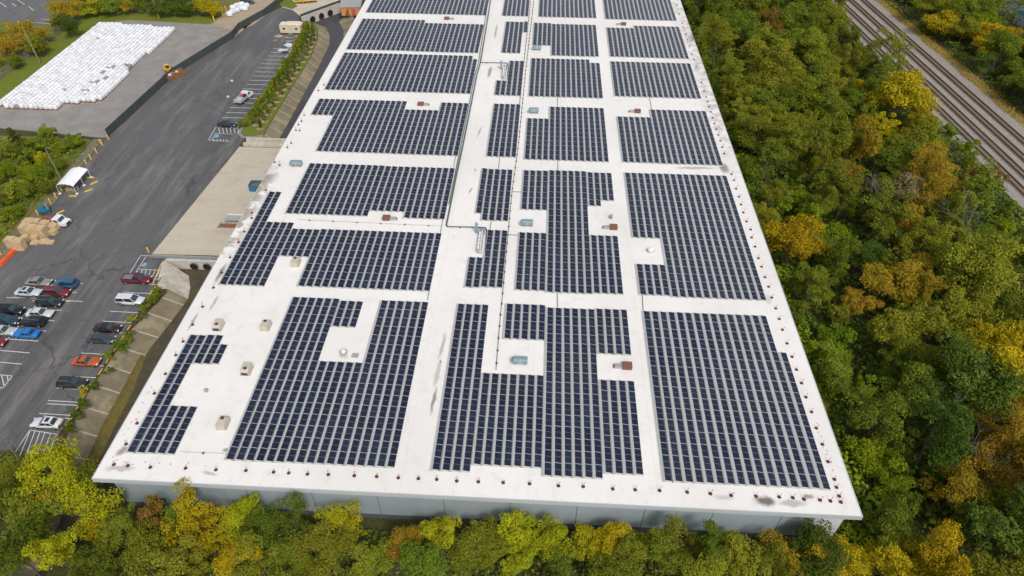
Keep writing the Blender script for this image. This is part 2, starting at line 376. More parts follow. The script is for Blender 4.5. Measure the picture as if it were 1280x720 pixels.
# ================================================================== WAREHOUSE
def roof_mat():
    t = NT('white_membrane')
    pos = t.geo()
    nz = t.n('ShaderNodeTexNoise', Scale=.9, Detail=5); t.l(pos, nz.inputs['Vector'])
    sub = t.n('ShaderNodeVectorMath', _operation='SUBTRACT'); t.l(nz.outputs['Color'], sub.inputs[0]); sub.inputs[1].default_value = (.5, .5, .5)
    ma = t.n('ShaderNodeVectorMath', _operation='MULTIPLY_ADD'); t.l(sub.outputs[0], ma.inputs[0]); ma.inputs[1].default_value = (.7, 1.1, 0); t.l(pos, ma.inputs[2])
    dp = ma.outputs[0]
    base = t.mix(t.ramp(t.noise(.05, 4), .35, .7), (.80,.775,.73), (.735,.71,.665))
    base = t.mix(t.math('MULTIPLY', t.ramp(t.noise(.5, 6, .7), .48, .76), .5), base, (.62,.595,.54))
    base = t.mix(t.math('MULTIPLY', t.ramp(t.noise(.22, 6, .75, stretch=(2.5,.5,1)), .56, .72), .3), base, (.52,.495,.45))
    x, y, z = t.sep()
    seam = t.ramp(t.math('ABSOLUTE', t.math('SUBTRACT', t.math('FRACT', t.math('DIVIDE', y, 3.05)), .5)), .485, .497)
    base = t.mix(t.math('MULTIPLY', seam, .3), base, (.6,.58,.55))
    seam2 = t.ramp(t.math('ABSOLUTE', t.math('SUBTRACT', t.math('FRACT', t.math('DIVIDE', x, 17.0)), .5)), .494, .499)
    base = t.mix(t.math('MULTIPLY', seam2, .3), base, (.58,.56,.53))
    spots = t.math('MULTIPLY', t.ramp(t.noise(1.3, 2, .5), .68, .76), .35)
    base = t.mix(spots, base, (.5,.47,.42))
    # grey grime along the two long edges, stronger far away on the right
    er = t.ramp(x, 37.5, 42.5); el = t.ramp(x, -54.5, -58.3)
    far = t.ramp(y, 120, 150)
    gr = t.math('MULTIPLY', t.math('MULTIPLY', er, far), t.ramp(t.noise(.45, 5, .7), .42, .62))
    base = t.mix(t.math('MULTIPLY', gr, .75), base, (.36,.33,.3))
    pl = t.math('MULTIPLY', t.math('MULTIPLY', el, t.math('MULTIPLY', t.ramp(y, 90, 98), t.ramp(y, 128, 118))), t.ramp(t.noise(.35, 5, .65), .42, .52))
    base = t.mix(t.math('MULTIPLY', pl, .9), base, (.3,.26,.2))
    # brown ponding stain
    acc = None
    S = [  # pixel, half-size in metres (x, y), rotation, strength
        ((553,432),.35,3.2,.05,.5), ((547,466),.45,3.6,.06,.4), ((542,500),.35,3.0,.06,.75), ((551,452),.2,.5,0,.9),
        ((956,626),1.6,.9,0,.95), ((990,629),2.2,.7,-.1,.5), ((905,622),1.5,.5,0,.3), ((152,564),.7,1.0,.5,.7), ((150,585),2.3,.6,-.1,.45),
        ((285,562),.8,.5,0,.75), ((262,592),1.2,.4,.1,.45), ((620,39),.4,6,.0,.6), ((612,90),.6,4,.05,.7), ((599,165),.25,3.2,.1,.55),
        ((588,238),.3,1.4,.2,.6), ((594,213),.3,.8,.1,.4), ((330,222),2.4,3.5,.4,.3), ((268,378),.3,2.2,.03,.5), ((241,402),.3,2.4,.03,.55),
        ((276,341),.5,3.2,.03,.75), ((1010,621),1.0,.5,0,.7), ((870,210),5,.6,-.05,.55), ((790,272),.7,.8,0,.25), ((813,313),1.0,.9,0,.35), ((960,374),.6,1.6,.02,.3), ((430,446),.9,.6,0,.3), ((905,210),1.2,2.4,0,.75)]
    for (p, sx, sy, rz, st) in S:
        gx, gy = g(*p, RH)
        mp = t.n('ShaderNodeMapping', _vector_type='TEXTURE')
        mp.inputs['Location'].default_value = (gx, gy, RH); mp.inputs['Rotation'].default_value = (0, 0, -rz); mp.inputs['Scale'].default_value = (sx, sy, 5)
        t.l(dp, mp.inputs['Vector'])
        ln = t.n('ShaderNodeVectorMath', _operation='LENGTH'); t.l(mp.outputs[0], ln.inputs[0])
        f = t.math('MULTIPLY', t.ramp(ln.outputs['Value'], 1.15, .35), st)
        acc = f if acc is None else t.math('MAXIMUM', acc, f)
    base = t.mix(acc, base, (.15,.125,.095))
    t.color(base); t.b.inputs['Roughness'].default_value = .55; t.b.inputs['Specular IOR Level'].default_value = .3
    return t.m
M_roof = roof_mat()
X0, X1, Y0, Y1 = -58.3, 42.95, 47.0, 262.0
wh = thing('warehouse', 'long flat white roofed warehouse carrying the solar panels', 'building', (0, 0, 0))
mb = MB(); mb.box(((X0+X1)/2, (Y0+Y1)/2, RH-.16), (X1-X0, Y1-Y0, .32))
mb.build('roof', M_roof, wh)
M_fasc = mat('fascia_metal', (.47,.495,.505), .45, 0, .06, .4)  # light grey metal, darkened to paint in the weaker light on the eave
M_wallw = mat('upper_wall_paint', (.68,.72,.745), .7, 0, .07, .5)
def wall_mat():
    t = NT('grey_wall_paint')
    x = t.sep()[0]
    pan = t.math('FLOOR', t.math('DIVIDE', t.math('ADD', x, 60), 9.1))
    w = t.n('ShaderNodeTexWhiteNoise', _noise_dimensions='1D'); t.l(pan, w.inputs['W'])
    c = t.mix(w.outputs['Value'], (.30,.365,.395), (.35,.415,.445))
    c = t.mix(t.math('MULTIPLY', t.ramp(t.noise(.3, 5, .6), .45, .7), .45), c, (.38,.43,.455))
    c = t.mix(t.math('MULTIPLY', t.ramp(t.noise(.8, 5, .7, stretch=(1,1,.3)), .55, .75), .25), c, (.3,.34,.36))
    t.color(c); t.b.inputs['Roughness'].default_value = .75
    return t.m
M_wallg = wall_mat()
# fascia on the front and the two long sides
mb = MB()
mb.box(((X0+X1)/2, Y0-.06, RH-.36), (X1-X0+.24, .12, .80))
mb.box((X1+.06, (Y0+Y1)/2, RH-.36), (.12, Y1-Y0, .80)); mb.box((X0-.06, (Y0+Y1)/2, RH-.36), (.12, Y1-Y0, .80))
mb.build('fascia', M_fasc, wh)
mb = MB(); mb.box(((X0+X1)/2, Y0+.62, RH-.80), (X1-X0-.1, 1.2, .1)); mb.box((X1-.45, (Y0+Y1)/2+1.3, RH-.80), (.8, Y1-Y0-2.5, .1)); mb.box((X0+.5, (Y0+Y1)/2+1.3, RH-.80), (.8, Y1-Y0-2.5, .1))
mb.build('soffit', M_wallw, wh)
WX0, WX1, WY = -57.3, 42.1, 48.3
mb = MB()
mb.box(((WX0+WX1)/2, WY+.2, (RH-.85+6.2)/2), (WX1-WX0, .4, RH-.85-6.2))
mb.box((WX1-1.9, WY+.2, 3.1), (3.8, .4, 6.2))
mb.box((WX1-.2, (WY+Y1)/2+.4, (RH-.85)/2), (.4, Y1-WY, RH-.85))
mb.box((WX0+.2, (WY+Y1)/2+.4, (RH-.85-2.6)/2), (.4, Y1-WY, RH-.85+2.6))
mb.box(((WX0+WX1)/2, Y1-.5, (RH-.85)/2), (WX1-WX0, .4, RH-.85))
mb.build('wall', M_wallw, wh)
mb = MB(); mb.box(((WX0+WX1-3.8)/2, WY+.2, 3.65), (WX1-3.8-WX0-.01, .38, 5.1)); mb.build('painted_wall_band', M_wallg, wh)
mb = MB(); mb.box(((WX0+WX1-3.8)/2, WY+.2, .45), (WX1-3.8-WX0-.02, .34, 1.3)); mb.build('plinth', mat('dark_plinth', (.1,.125,.14), .8), wh)
mb = MB()
for k in range(1, 11): mb.box((WX0+9.1*k+.3, WY-.012, 4.2), (.09, .03, 8.0))
mb.build('wall_joint', mat('joint_sealant', (.16,.18,.19), .8), wh); wh.children[-1]['kind'] = 'stuff'
# dock equipment on the left side
# ================================================================== SOLAR ARRAYS
def glass_mat():
    t = NT('solar_cells')
    oi = t.n('ShaderNodeObjectInfo'); at = t.n('ShaderNodeAttribute', _attribute_name='tint')
    r = t.math('FRACT', t.math('ADD', oi.outputs['Random'], at.outputs['Fac']))
    c = t.mix(r, (.009,.0125,.030), (.014,.019,.042))
    c = t.mix(t.ramp(r, .86, 1.0), c, (.012,.022,.046))
    dust_sheen = t.math('MULTIPLY', t.ramp(t.noise(.07, 5, .65), .35, .75), .13)  # dust film that also paints uneven sky reflection into the cell colour
    c = t.mix(dust_sheen, c, (.085,.09,.10))
    t.l(t.math('ADD', .16, t.math('MULTIPLY', r, .14)), t.b.inputs['Roughness']); t.color(c); t.b.inputs['Specular IOR Level'].default_value = .38
    return t.m
M_cell = glass_mat()
M_frame = mat('panel_frame', (.62,.62,.62), .4, .35, .05)
M_defl = mat('deflector_steel', (.52,.52,.49), .6, .05, .12, .8)
PW, PL, TILT = .985, 2.025, rad(10)
def panel_geo(mb, x, y, z):
    """One tilted module (low edge to +X): frame box, two dark half panes 3 mm proud."""
    ct, st = math.cos(TILT), math.sin(TILT)
    def P(u, v, w): return (x+u*ct+w*st, y+v, z+.255-u*st+w*ct)
    a, b, c, d = .0, PW, .018, PL-.018
    mb.add([P(a,c,-.04), P(b,c,-.04), P(b,d,-.04), P(a,d,-.04), P(a,c,0), P(b,c,0), P(b,d,0), P(a,d,0)],
           [(3,2,1,0), (4,5,6,7), (0,1,5,4), (1,2,6,5), (2,3,7,6), (3,0,4,7)], 0)
    m = PL/2
    for v0, v1 in ((.045, m-.01), (m+.01, PL-.045)):
        mb.quad(P(.028,v0,.004), P(PW-.028,v0,.004), P(PW-.028,v1,.004), P(.028,v1,.004), 1)
pm = MB(); panel_geo(pm, 0, 0, 0); PANEL = pm.mesh('solar_panel', [M_frame, M_cell])
LEFT, NAR, MID, RGT = 'in the wide left column', 'in the narrow column by the cable run', 'in the middle column', 'in the right column by the woods'
ORD = ['', 'nearest the front wall', 'second from the front wall', 'third from the front wall', 'fourth from the front wall', 'fifth from the front wall', 'sixth from the front wall', 'seventh from the front wall']
ARR = [
 ('small hook shaped solar array at the front left roof corner', -55.5,1.41,[(0,2,51.16,11),(2,4,67.52,3),(4,5,67.6,2),(2,5,51.2,4)]),
 ('large solar array notched around the round roof fan, front left', -41.5,1.39,[(0,6,50.77,16),(6,9,76.64,3),(6,11,50.82,9),(11,17,50.8,16)]),
 ('solar array notched around a blue grey roof unit, front middle', -13.1,1.377,[(0,4,50.7,16),(4,11,51.85,8),(6,11,75.5,4),(11,17,50.65,16),(17,21,73.1,5),(17,21,51.5,8)]),
 ('solar array %s, nearest the front wall' % RGT, 18.2,1.39,[(0,15,50.7,16),(15,16,50.6,12)]),
 ('L shaped solar array notched around a beige air handler', -55.4,1.383,[(0,2,85.63,14),(2,6,85.65,9),(6,10,93.9,4),(10,27,86,8)]),
 ('small narrow solar array beside the white inverter rack', -12.4,1.37,[(0,2,87.4,4),(2,5,87.6,8)]),
 ('solar array with gaps for a brown hatch and blue grey unit', -3.55,1.36,[(0,4,110.9,7),(4,10,86.9,19),(10,12,112.9,6),(12,14,114.9,5),(0,4,87.2,8),(10,14,87.1,8)]),
 ('solar array notched around a white roof dome on the right', 18.05,1.37,[(0,4,103.1,11),(0,4,87.2,4),(4,16,86.95,19)]),
 ('solar array %s, %s' % (LEFT, ORD[3]), -50.0,1.387,[(0,12,106.85,9),(12,17,108.7,8),(17,23,106.7,9)]),
 ('solar array %s, %s' % (NAR, ORD[3]), -12.5,1.37,[(0,1,109.1,8),(1,5,106.85,9)]),
 ('solar array %s, %s' % (LEFT, ORD[4]), -55.6,1.39,[(0,4,146.35,4),(4,16,130.1,12),(16,22,130.0,10),(22,27,130.0,12)]),
 ('solar array %s, %s' % (NAR, ORD[4]), -12.0,1.35,[(0,5,130.2,12)]),
 ('solar array %s, %s' % (MID, ORD[4]), -3.6,1.34,[(0,4,129.5,9),(4,14,129.5,12)]),
 ('solar array %s, %s' % (RGT, ORD[4]), 17.95,1.376,[(0,6,129.6,10),(6,16,129.5,12)]),
 ('solar array %s, %s' % (LEFT, ORD[5]), -55.7,1.39,[(0,26,159.4,11),(26,27,159.4,10)]),
 ('solar array %s, %s' % (NAR, ORD[5]), -12.3,1.40,[(0,2,159.1,4),(2,5,159.0,10)]),
 ('solar array %s, %s' % (MID, ORD[5]), -3.65,1.35,[(0,12,159.0,11),(12,14,159.0,10)]),
 ('solar array %s, %s' % (RGT, ORD[5]), 18.0,1.37,[(0,16,160.3,10)]),
 ('solar array %s, %s' % (LEFT, ORD[6]), -55.8,1.386,[(0,14,183.9,11),(14,27,183.7,10)]),
 ('solar array %s, %s' % (NAR, ORD[6]), -12.1,1.37,[(0,4,184.3,11),(4,5,198.9,4)]),
 ('solar array %s, %s' % (MID, ORD[6]), -3.6,1.345,[(0,4,190.0,8),(4,14,183.4,11)]),
 ('solar array %s, %s' % (RGT, ORD[6]), 18.1,1.374,[(0,6,183.7,10),(6,16,183.6,11)]),
 ('solar array %s, %s' % (LEFT, ORD[7]), -56.0,1.395,[(0,27,211.2,12)]),
 ('solar array %s, %s' % (NAR, ORD[7]), -13.6,1.385,[(0,6,211.2,12)]),
 ('solar array %s, %s' % (MID, ORD[7]), -2.4,1.388,[(0,13,211.1,12)]),
 ('solar array %s, %s' % (RGT, ORD[7]), 18.1,1.375,[(0,16,210.6,12)]),
]
PMAX = 100
for lab, ax, pitch, groups in ARR:
    cells = []; ymin = min(q[2] for q in groups)
    t = thing('solar_array', lab, 'solar array', (ax, ymin, RH), 0, 'solar arrays on the warehouse roof')
    df = MB()
    for k0, k1, yb, nr in groups:
        for k in range(k0, k1):
            x = k*pitch; y = yb-ymin
            for r_ in range(nr): cells.append((y+r_*PL, x))
            ye = y+nr*PL
            lo_x = -.33 if k > 0 else -.24
            df.quad((x-.01, y+.02, .245), (x-.01, ye-.02, .245), (x+lo_x, ye-.02, .09), (x+lo_x, y+.02, .09))
            df.box((x+lo_x/2+.45, y+nr*PL/2, .03), (1.45, nr*PL+.25, .05))
            for yy in (y+.05, ye-.05): df.quad((x+.02, yy, .22), (x+.95, yy, .06), (x+.95, yy, .03), (x+.02, yy, .03))
    df.build('wind_deflector', M_defl, t)
    cells.sort()
    for (y, x) in cells[:PMAX]: obj('solar_panel', PANEL, t, (x, y, 0))
    if len(cells) > PMAX:
        mb = MB()
        for (y, x) in cells[PMAX:]: panel_geo(mb, x, y, 0)
        o = mb.build('solar_panel', [M_frame, M_cell], t); o['kind'] = 'stuff'
        at = o.data.attributes.new('tint', 'FLOAT', 'FACE')
        n = len(cells)-PMAX; at.data.foreach_set('value', np.repeat(np.random.RandomState(n).rand(n), 8).astype(np.float32))
# ================================================================== ROOF EQUIPMENT
M_beige = mat('beige_sheet_metal', (.50,.45,.36), .6, 0, .12, 1.2)
M_dark = mat('dark_grille', (.05,.048,.045), .8)
M_bluegrey = mat('bluegrey_metal', (.24,.32,.34), .5, .2, .15, 1.5)
M_brown = mat('rust_brown_paint', (.20,.085,.055), .7, 0, .2, 2)
M_galv = mat('galvanised_sheet', (.42,.42,.40), .45, .3, .15, 2)
M_white = mat('white_paint', (.75,.75,.74), .5, 0, .05)
def R_(px, py): x, y = g(px, py, RH); return x, y
def air_handler(px, py, label, flip=False):
    x, y = g(px, py, RH+.5)
    t = thing('air_handler', label, 'air conditioner', (x, y, RH), math.pi if flip else 0, 'beige air handlers on the left of the roof')
    mb = MB(); mb.box((0,.25,.55), (1.25,1.5,1.0), taper=.97); mb.add([(-.62,-.5,.05),(.62,-.5,.05),(.62,-1.0,.15),(-.62,-1.0,.15),(-.6,-.5,1.02),(.6,-.5,1.02),(.6,-1.0,.72),(-.6,-1.0,.72)], [(0,1,2,3)[::-1],(4,7,6,5)[::-1],(3,2,6,7)[::-1],(1,5,6,2)[::-1],(0,3,7,4)[::-1]])
    fixn(mb.build('housing', M_beige, t).data)
    MB().box((0,-1.02,.42), (1.0,.04,.5)).build('intake_grille', M_dark, t)
    MB().tube((.05,-.35,1.03), (.05,-.35,1.14), .27, .27, 14).build('vent_opening', M_dark, t)
    MB().box((0,0,.04), (1.5,2.0,.08)).build('base_frame', M_galv, t)
    return t
air_handler(272.5,406, 'beige air handler facing forward above the small front left array')
air_handler(332,406, 'beige air handler beside the notched front left array, intake facing back', True)
air_handler(308,461, 'beige air handler standing alone between two front left arrays')
air_handler(278.5,528, 'beige air handler nearest the front wall, intake facing back', True)
air_handler(369.5,327, 'beige air handler in the notch of the L shaped array', True)
def blue_unit(px, py, label, L=2.5):
    x, y = g(px, py, RH+.6)
    t = thing('rooftop_unit', label, 'ventilation unit', (x, y, RH), 0, 'blue grey rooftop units on stands')
    ring_ = lambda xx, hw, z0, z1: [(xx,-hw,z0),(xx,hw,z0),(xx,hw,z1-.12),(xx,hw-.12,z1),(xx,-hw+.12,z1),(xx,-hw,z1-.12)]
    mb = MB(); mb.loft([ring_(-L/2,.36,.62,1.02), ring_(-L/2+.35,.5,.45,1.3), ring_(L/2-.02,.5,.45,1.3)])
    fixn(mb.build('casing', M_bluegrey, t).data)
    MB().box((L*.05,-.515,.85), (.5,.03,.45)).build('access_panel', M_galv, t)
    for sx in (-L*.28, L*.36): MB().box((sx,-.3,.22), (.09,.09,.45)).box((sx,.3,.22), (.09,.09,.45)).build('stand', M_dark, t)
blue_unit(649.5,451, 'blue grey roof unit nearest the front wall')
blue_unit(658.5,279, 'blue grey roof unit in the gap beside the narrow second row array')
blue_unit(667,138.5, 'blue grey roof unit at the far notch of the middle column, fourth row')
blue_unit(671,60, 'blue grey roof unit furthest from the front wall')
blue_unit(370,204.5, 'blue grey roof unit on bare roof near the left edge', 2.7)
def hatch(px, py, side, label, s=1.0):
    x, y = g(px, py, RH+.25)
    t = thing('roof_hatch', label, 'roof hatch', (x, y, RH), 0, 'brown roof hatches with grey ducts')
    MB().box((0,0,.25), (1.4*s,1.25*s,.5)).build('kerb_box', M_brown, t)
    MB().box((0,0,.54), (1.5*s,1.34*s,.08)).build('lid', M_brown, t)
    MB().box((side*1.35*s,-.05,.22), (1.25*s,.78*s,.35)).build('duct', M_galv, t)
    MB().box((side*2.05*s,-.05,.18), (.14,.6*s,.3), taper=.8).build('duct_end', M_brown, t)
hatch(784,457.5,-1,'brown roof hatch nearest the front wall, grey duct to its left')
hatch(767,284,-1,'brown roof hatch beside a small grey vent in second row')
hatch(483,272.5,1,'brown roof hatch with grey duct right, below third left array')
hatch(797,139,-1,'brown roof hatch in the notch of fourth right array')
hatch(779.5,30,-1,'brown roof hatch in the notch of sixth right array')
hatch(526,130,1,'brown roof hatch in the notch of fourth left array')
hatch(558.5,23,1,'brown roof hatch furthest back on the left, above sixth array')
# fan, domes, caps
def lathe(mb, prof, c=(0,0,0), n=16, mi=0):
    rings = [[(c[0]+r*math.cos(2*math.pi*i/n), c[1]+r*math.sin(2*math.pi*i/n), c[2]+z) for i in range(n)] for r, z in prof]
    mb.loft(rings, mi); return mb
x, y = g(429.5,440.5,RH+.4); t = thing('roof_fan', 'round galvanised roof exhaust fan in the front left array notch', 'exhaust fan', (x, y, RH))
lathe(MB(), [(.5,0),(.5,.35),(.62,.4),(.6,.62),(.4,.72)]).build('fan_housing', M_galv, t, smooth=False); lathe(MB(), [(.4,.722),(.3,.86),(.05,.92)]).build('fan_cap', M_white, t)
x, y = g(444,444.5,RH+.1); MB().box((0,0,.12), (1.1,.85,.24), taper=.9).build('roof_duct', M_galv, None, (x, y, RH)); tag(bpy.data.objects['roof_duct'], 'flat grey duct box right of the round roof fan', 'duct')
x, y = g(258,489,RH+.2); t = thing('capped_vent', 'small blue grey vent cap on bare roof, front left', 'roof vent', (x, y, RH)); lathe(MB(), [(.16,0),(.16,.4)]).build('vent_pipe', M_galv, t); lathe(MB(), [(.3,.38),(.3,.55),(.18,.66)]).build('cap', M_bluegrey, t)
x, y = g(813,313,RH+.3); t = thing('vent_dome', 'white domed vent on dirty patch inside second right array', 'roof vent', (x, y, RH)); lathe(MB(), [(.3,0),(.3,.5)]).build('vent_pipe', M_galv, t); lathe(MB(), [(.55,.4),(.5,.65),(.3,.82),(.05,.88)]).build('dome', M_white, t)
x, y = g(764,271,RH+.3); t = thing('grey_vent', 'small grey box vent above the second row brown hatch', 'roof vent', (x, y, RH)); MB().box((0,0,.3), (.45,.7,.6)).build('vent_box', mat('vent_grey',(.2,.21,.22),.6), t); MB().box((0,0,.64), (.55,.8,.06)).build('vent_lid', M_galv, t)
# inverter racks
def inverter(px, py, label, L):
    x, y = g(px, py, RH+.6)
    t = thing('inverter_rack', label, 'inverter rack', (x, y, RH))
    MB().box((.25,0,.95), (.12,L,1.3)).build('rack_screen', M_white, t)
    for k in range(5): MB().box((-.12,-L/2+L*(k+.5)/5,.9), (.35,L/5*.62,.85)).build('inverter', M_white, t)
    MB().box((.1,-L/2+.05,.5), (.7,.08,1.0)).box((.1,L/2-.05,.5), (.7,.08,1.0)).box((.1,0,.06), (.8,L,.08)).build('rack_frame', M_galv, t)
    MB().box((-.95,L/2+1.0,1.2), (.5,.35,2.3)).build('switch_cabinet', M_bluegrey, t)
    MB().box((.1,L/2+.55,.75), (1.0,.6,1.1)).build('junction_box', M_bluegrey, t)
inverter(600,303, 'white inverter rack at the head of the narrow second array', 5.2)
inverter(630,91.5, 'white inverter rack at the head of the narrow fifth array', 5.2)
# pipes and cable runs
M_pipe_g = mat('green_grey_conduit', (.10,.14,.14), .5, .3)
M_cable = mat('dark_cable', (.06,.06,.06), .7)
def run(name, pts, r, m, label, cat, dz=.18, stands=None):
    P = [(*g(px, py, RH+dz), RH+dz) for px, py in pts]
    t = thing(name, label, cat, (P[0][0], P[0][1], RH))
    mb = MB(); mb.path([(p[0]-P[0][0], p[1]-P[0][1], p[2]-RH) for p in P], r); mb.build('run', m, t)
    if stands:
        mb = MB(); 
        for a, b in zip(P[:-1], P[1:]):
            d = math.dist(a, b); n = max(1, int(d/stands))
            for k in range(n):
                q = [a[i]+(b[i]-a[i])*(k+.5)/n for i in range(3)]
                mb.box((q[0]-P[0][0], q[1]-P[0][1], (dz)/2), (.3,.3,dz*.95))
        mb.build('support_block', M_dark, t)['kind'] = 'stuff'
run('conduit_run', [(614.5,-8),(608.8,28),(600.5,78),(596.5,92),(579,180),(571,217),(558,281)], .17, M_pipe_g, 'thick grey green conduit running the length of the roof', 'conduit', .22, 4)
run('conduit_run', [(611.5,-8),(606,28),(598,78),(594,92),(576.5,180),(569,217),(561,255)], .1, M_pipe_g, 'thinner grey conduit hugging the left arrays beside the thick one', 'conduit', .16)
run('conduit_run', [(558,281),(560,283.2),(590,283.8),(607,284.5),(608.5,289),(606.5,318)], .11, M_pipe_g, 'conduit branch turning right to the nearer inverter rack', 'conduit', .2, 3)
run('conduit_run', [(600.5,78),(634,78.6),(635.5,82),(634.5,98)], .11, M_pipe_g, 'conduit branch turning right to the farther inverter rack', 'conduit', .2, 3)
run('cable_run', [(668,-6),(657,90),(648.7,174),(646,197),(640,240),(632.5,320),(629,360),(625,400),(620,462)], .05, M_cable, 'thin dark cable on blocks beside the middle column arrays', 'cable', .12, 2.3)
run('cable_run', [(663.5,0),(653.5,90),(646,165)], .05, M_cable, 'second thin cable beside the far narrow arrays', 'cable', .12, 2.6)
for i, (pts, lab) in enumerate([([(697.5,198.5),(697.3,213)],'short cable joining middle fourth and third row arrays'), ([(697,120),(697,132)],'short cable joining middle fifth and fourth row arrays'), ([(803,368),(804,388)],'short cable joining the two nearest right arrays'), ([(696.5,366),(697,383.5)],'short cable joining the two nearest middle arrays'), ([(625,195.5),(623,211)],'short cable joining narrow fourth and third row arrays'), ([(614,275.5),(612.5,288)],'short cable joining narrow third and second row arrays'), ([(553.5,273),(550.5,292)],'short cable joining left third and second row arrays'), ([(536.5,363),(534.5,375)],'short cable joining left second and front row arrays'), ([(812,122),(814.5,136)],'short cable joining right fifth and fourth row arrays'), ([(569.5,195),(567,209)],'short cable joining left fourth and third row arrays'), ([(640,239.6),(652.5,239.9)],'short cross cable to the middle third row array'), ([(633,293.5),(649,293.8)],'short cross cable to the middle second row array')]):
    run('array_cable', pts, .05, M_cable, lab, 'cable', .1)
run('sprinkler_pipe', [(372,274.3),(551,282.5)], .03, M_galv, 'thin pale pipe on dark blocks between second and third left arrays', 'pipe', .12, 4.2)
run('sprinkler_pipe', [(225,564.8),(283,567)], .03, M_galv, 'thin pale pipe on dark blocks between front left arrays', 'pipe', .12, 4.0)
# red warning stanchions
M_red = mat('faded_red', (.55,.06,.07), .6, 0, .15)
M_base = mat('dark_red_rubber', (.075,.022,.03), .8)
fl = thing('warning_stanchion', 'red warning stanchion on dark base along the front roof edge', 'stanchion', (0,0,RH), 0, 'red warning stanchions round the roof edge')
lathe(MB(), [(.2,0),(.26,.05),(.22,.14),(.07,.18)], n=10).build('base', M_base, fl)
MB().tube((0,0,.12), (.12,.1,.85), .035, .035, 6).build('pole', M_red, fl)
MB().add([(.1,.08,.75),(.125,.105,.88),(.34,.16,.80)], [(0,1,2),(2,1,0)]).build('pennant', M_red, fl)
FR = [(142.5,580.5),(160,582),(188,584),(232,585),(270,587),(307.5,588),(342,590),(361,591),(384.5,592.5),(410.5,593),(443,594.5),(471,595.5),(498,597),(523,598),(546,599),(571,601),(598,602),(629,603),(662,604.5),(698,607),(729,608),(766,611),(794,612),(824.5,613),(859,615),(888,617),(914,619),(945,620),(974,621),(991,622),(1005,624),(1025,625),(1038,626)]
RG = [(1035,577),(1043,599),(1045.6,609),(1049,620),(1051,627.5),(964.7,371.8),(969.7,385.3),(974,398.5),(978,412),(983.8,429),(990,445.8),(995.6,461.8),(1001.8,478.7),(1007.4,496.4),(1014.4,514.7),(1020.3,535),(1028,555.4)]
RG += [(740+a/4, 200+b/4) for a, b in [(697,70),(710,100),(720,143),(735,183),(745,222),(757,262),(773,307),(793,347),(798,387),(815,433),(832,490),(848,533),(865,585),(883,633)]]
RG += [(740+a/8, b/8) for a, b in [(848,50),(872,140),(905,230),(913,268),(940,343),(955,395),(975,460),(998,540),(1018,590),(1042,668)]]
RG += [(740+a/5.54, 90+b/5.54) for a, b in [(757,70),(775,132),(790,172),(800,205),(810,240),(822,275),(835,317),(848,357),(860,395),(875,435),(890,475),(902,520),(915,565)]]
LF = [(150+a/8, 400+b/8) for a, b in [(727,45),(632,213),(560,350),(455,537)]]+[(150+a/8, 480+b/8) for a, b in [(345,92),(172,392),(62,600)]]
LF += [(100+a/5.8, 300+b/5.8) for a, b in [(1150,15),(1088,125),(1028,235),(968,345),(890,483)]]
LF += [(220+a/8, 230+b/8) for a, b in [(900,60),(760,285),(757,340),(683,475),(628,580)]]+[(260+a/8, 120+b/8) for a, b in [(962,190),(937,250),(905,285),(880,340),(917,345),(832,470),(793,512),(717,690),(665,660)]]+[(405,106),(398,113),(372,140)]
first = True
for side, L in (('along the front roof edge', FR), ('along the right roof edge by the woods', RG), ('along the left roof edge by the ditch', LF)):
    for px, py in L:
        x, y = g(px, py+.5, RH); rz = U(-.9, .9)
        if first: fl.location = (x, y, RH); fl.rotation_euler = (0,0,rz); first = False
        else: dup(fl, (x, y, RH), rz, 'red warning stanchion on dark base '+side, scale=(1,1,U(.8,1.15)))
pn = MB().add([(0,0,.03),(.2,.05,.03),(.1,.22,.09),(.12,.1,.0)], [(0,1,2),(2,1,0),(0,3,1)]).mesh('pennant', M_red)
PN = [(170+i*9+U(-3,3), 575+i*.8+U(-3,3)) for i in range(0)]
PN += [(140,572),(148,575),(155,578),(165,580.5),(182,579),(200,580),(214,581),(236,580),(258,582)]+[(150+a/8,480+b/8) for a,b in [(320,40),(293,85),(225,195),(178,285),(120,385),(50,505),(90,440)]]+[(970+a/8,560+b/8) for a,b in [(500,30),(513,65),(545,145),(573,215)]]+[(720+a/3.556,360+b/3.556) for a,b in [(1072,600),(1078,640),(1088,665),(1102,710)]]+[(300,283),(318,262),(325,255),(333,242),(341,227),(350,200)]
for px, py in PN:
    x, y = g(px, py, RH); tag(obj('pennant', pn, None, (x, y, RH+.01), U(0,6.3)), 'small red pennant lying loose on the white roof edge', 'pennant', 'fallen red pennants on the roof')
# ================================================================== YARD MARKINGS
M_line = mat('worn_white_paint', (.55,.55,.52), .8, 0, .25, 2)
M_yel = mat('yellow_paint', (.72,.42,.05), .7, 0, .15, 2)
M_adablue = mat('blue_ground_paint', (.05,.25,.42), .8, 0, .3, 3)
def line(a, b, w, m=None, name='bay_line', z=.018, parent=None):
    a, b = Vector(a), Vector(b); d = (b-a).normalized(); n = Vector((-d.y, d.x))*w/2
    c = (a+b)/2
    pts = [a-n-c, b-n-c, b+n-c, a+n-c]
    o = MB().poly(pts, 0).build(name, m or M_line, parent or lot, (c.x, c.y, z)); return o
XE, XS = -74.05, -79.5
ys = [58.2+2.62*k for k in range(0, 16)]
for k, y in enumerate(ys):
    if 60 < y < 97: line((XS, y), (XE, y-.1), .16)
for k, y in enumerate(ys[1:15]):
    line((XE+.05, y+.55), (XE+.05, y+2.0), .2, M_yel, 'wheel_stop_line', .02)
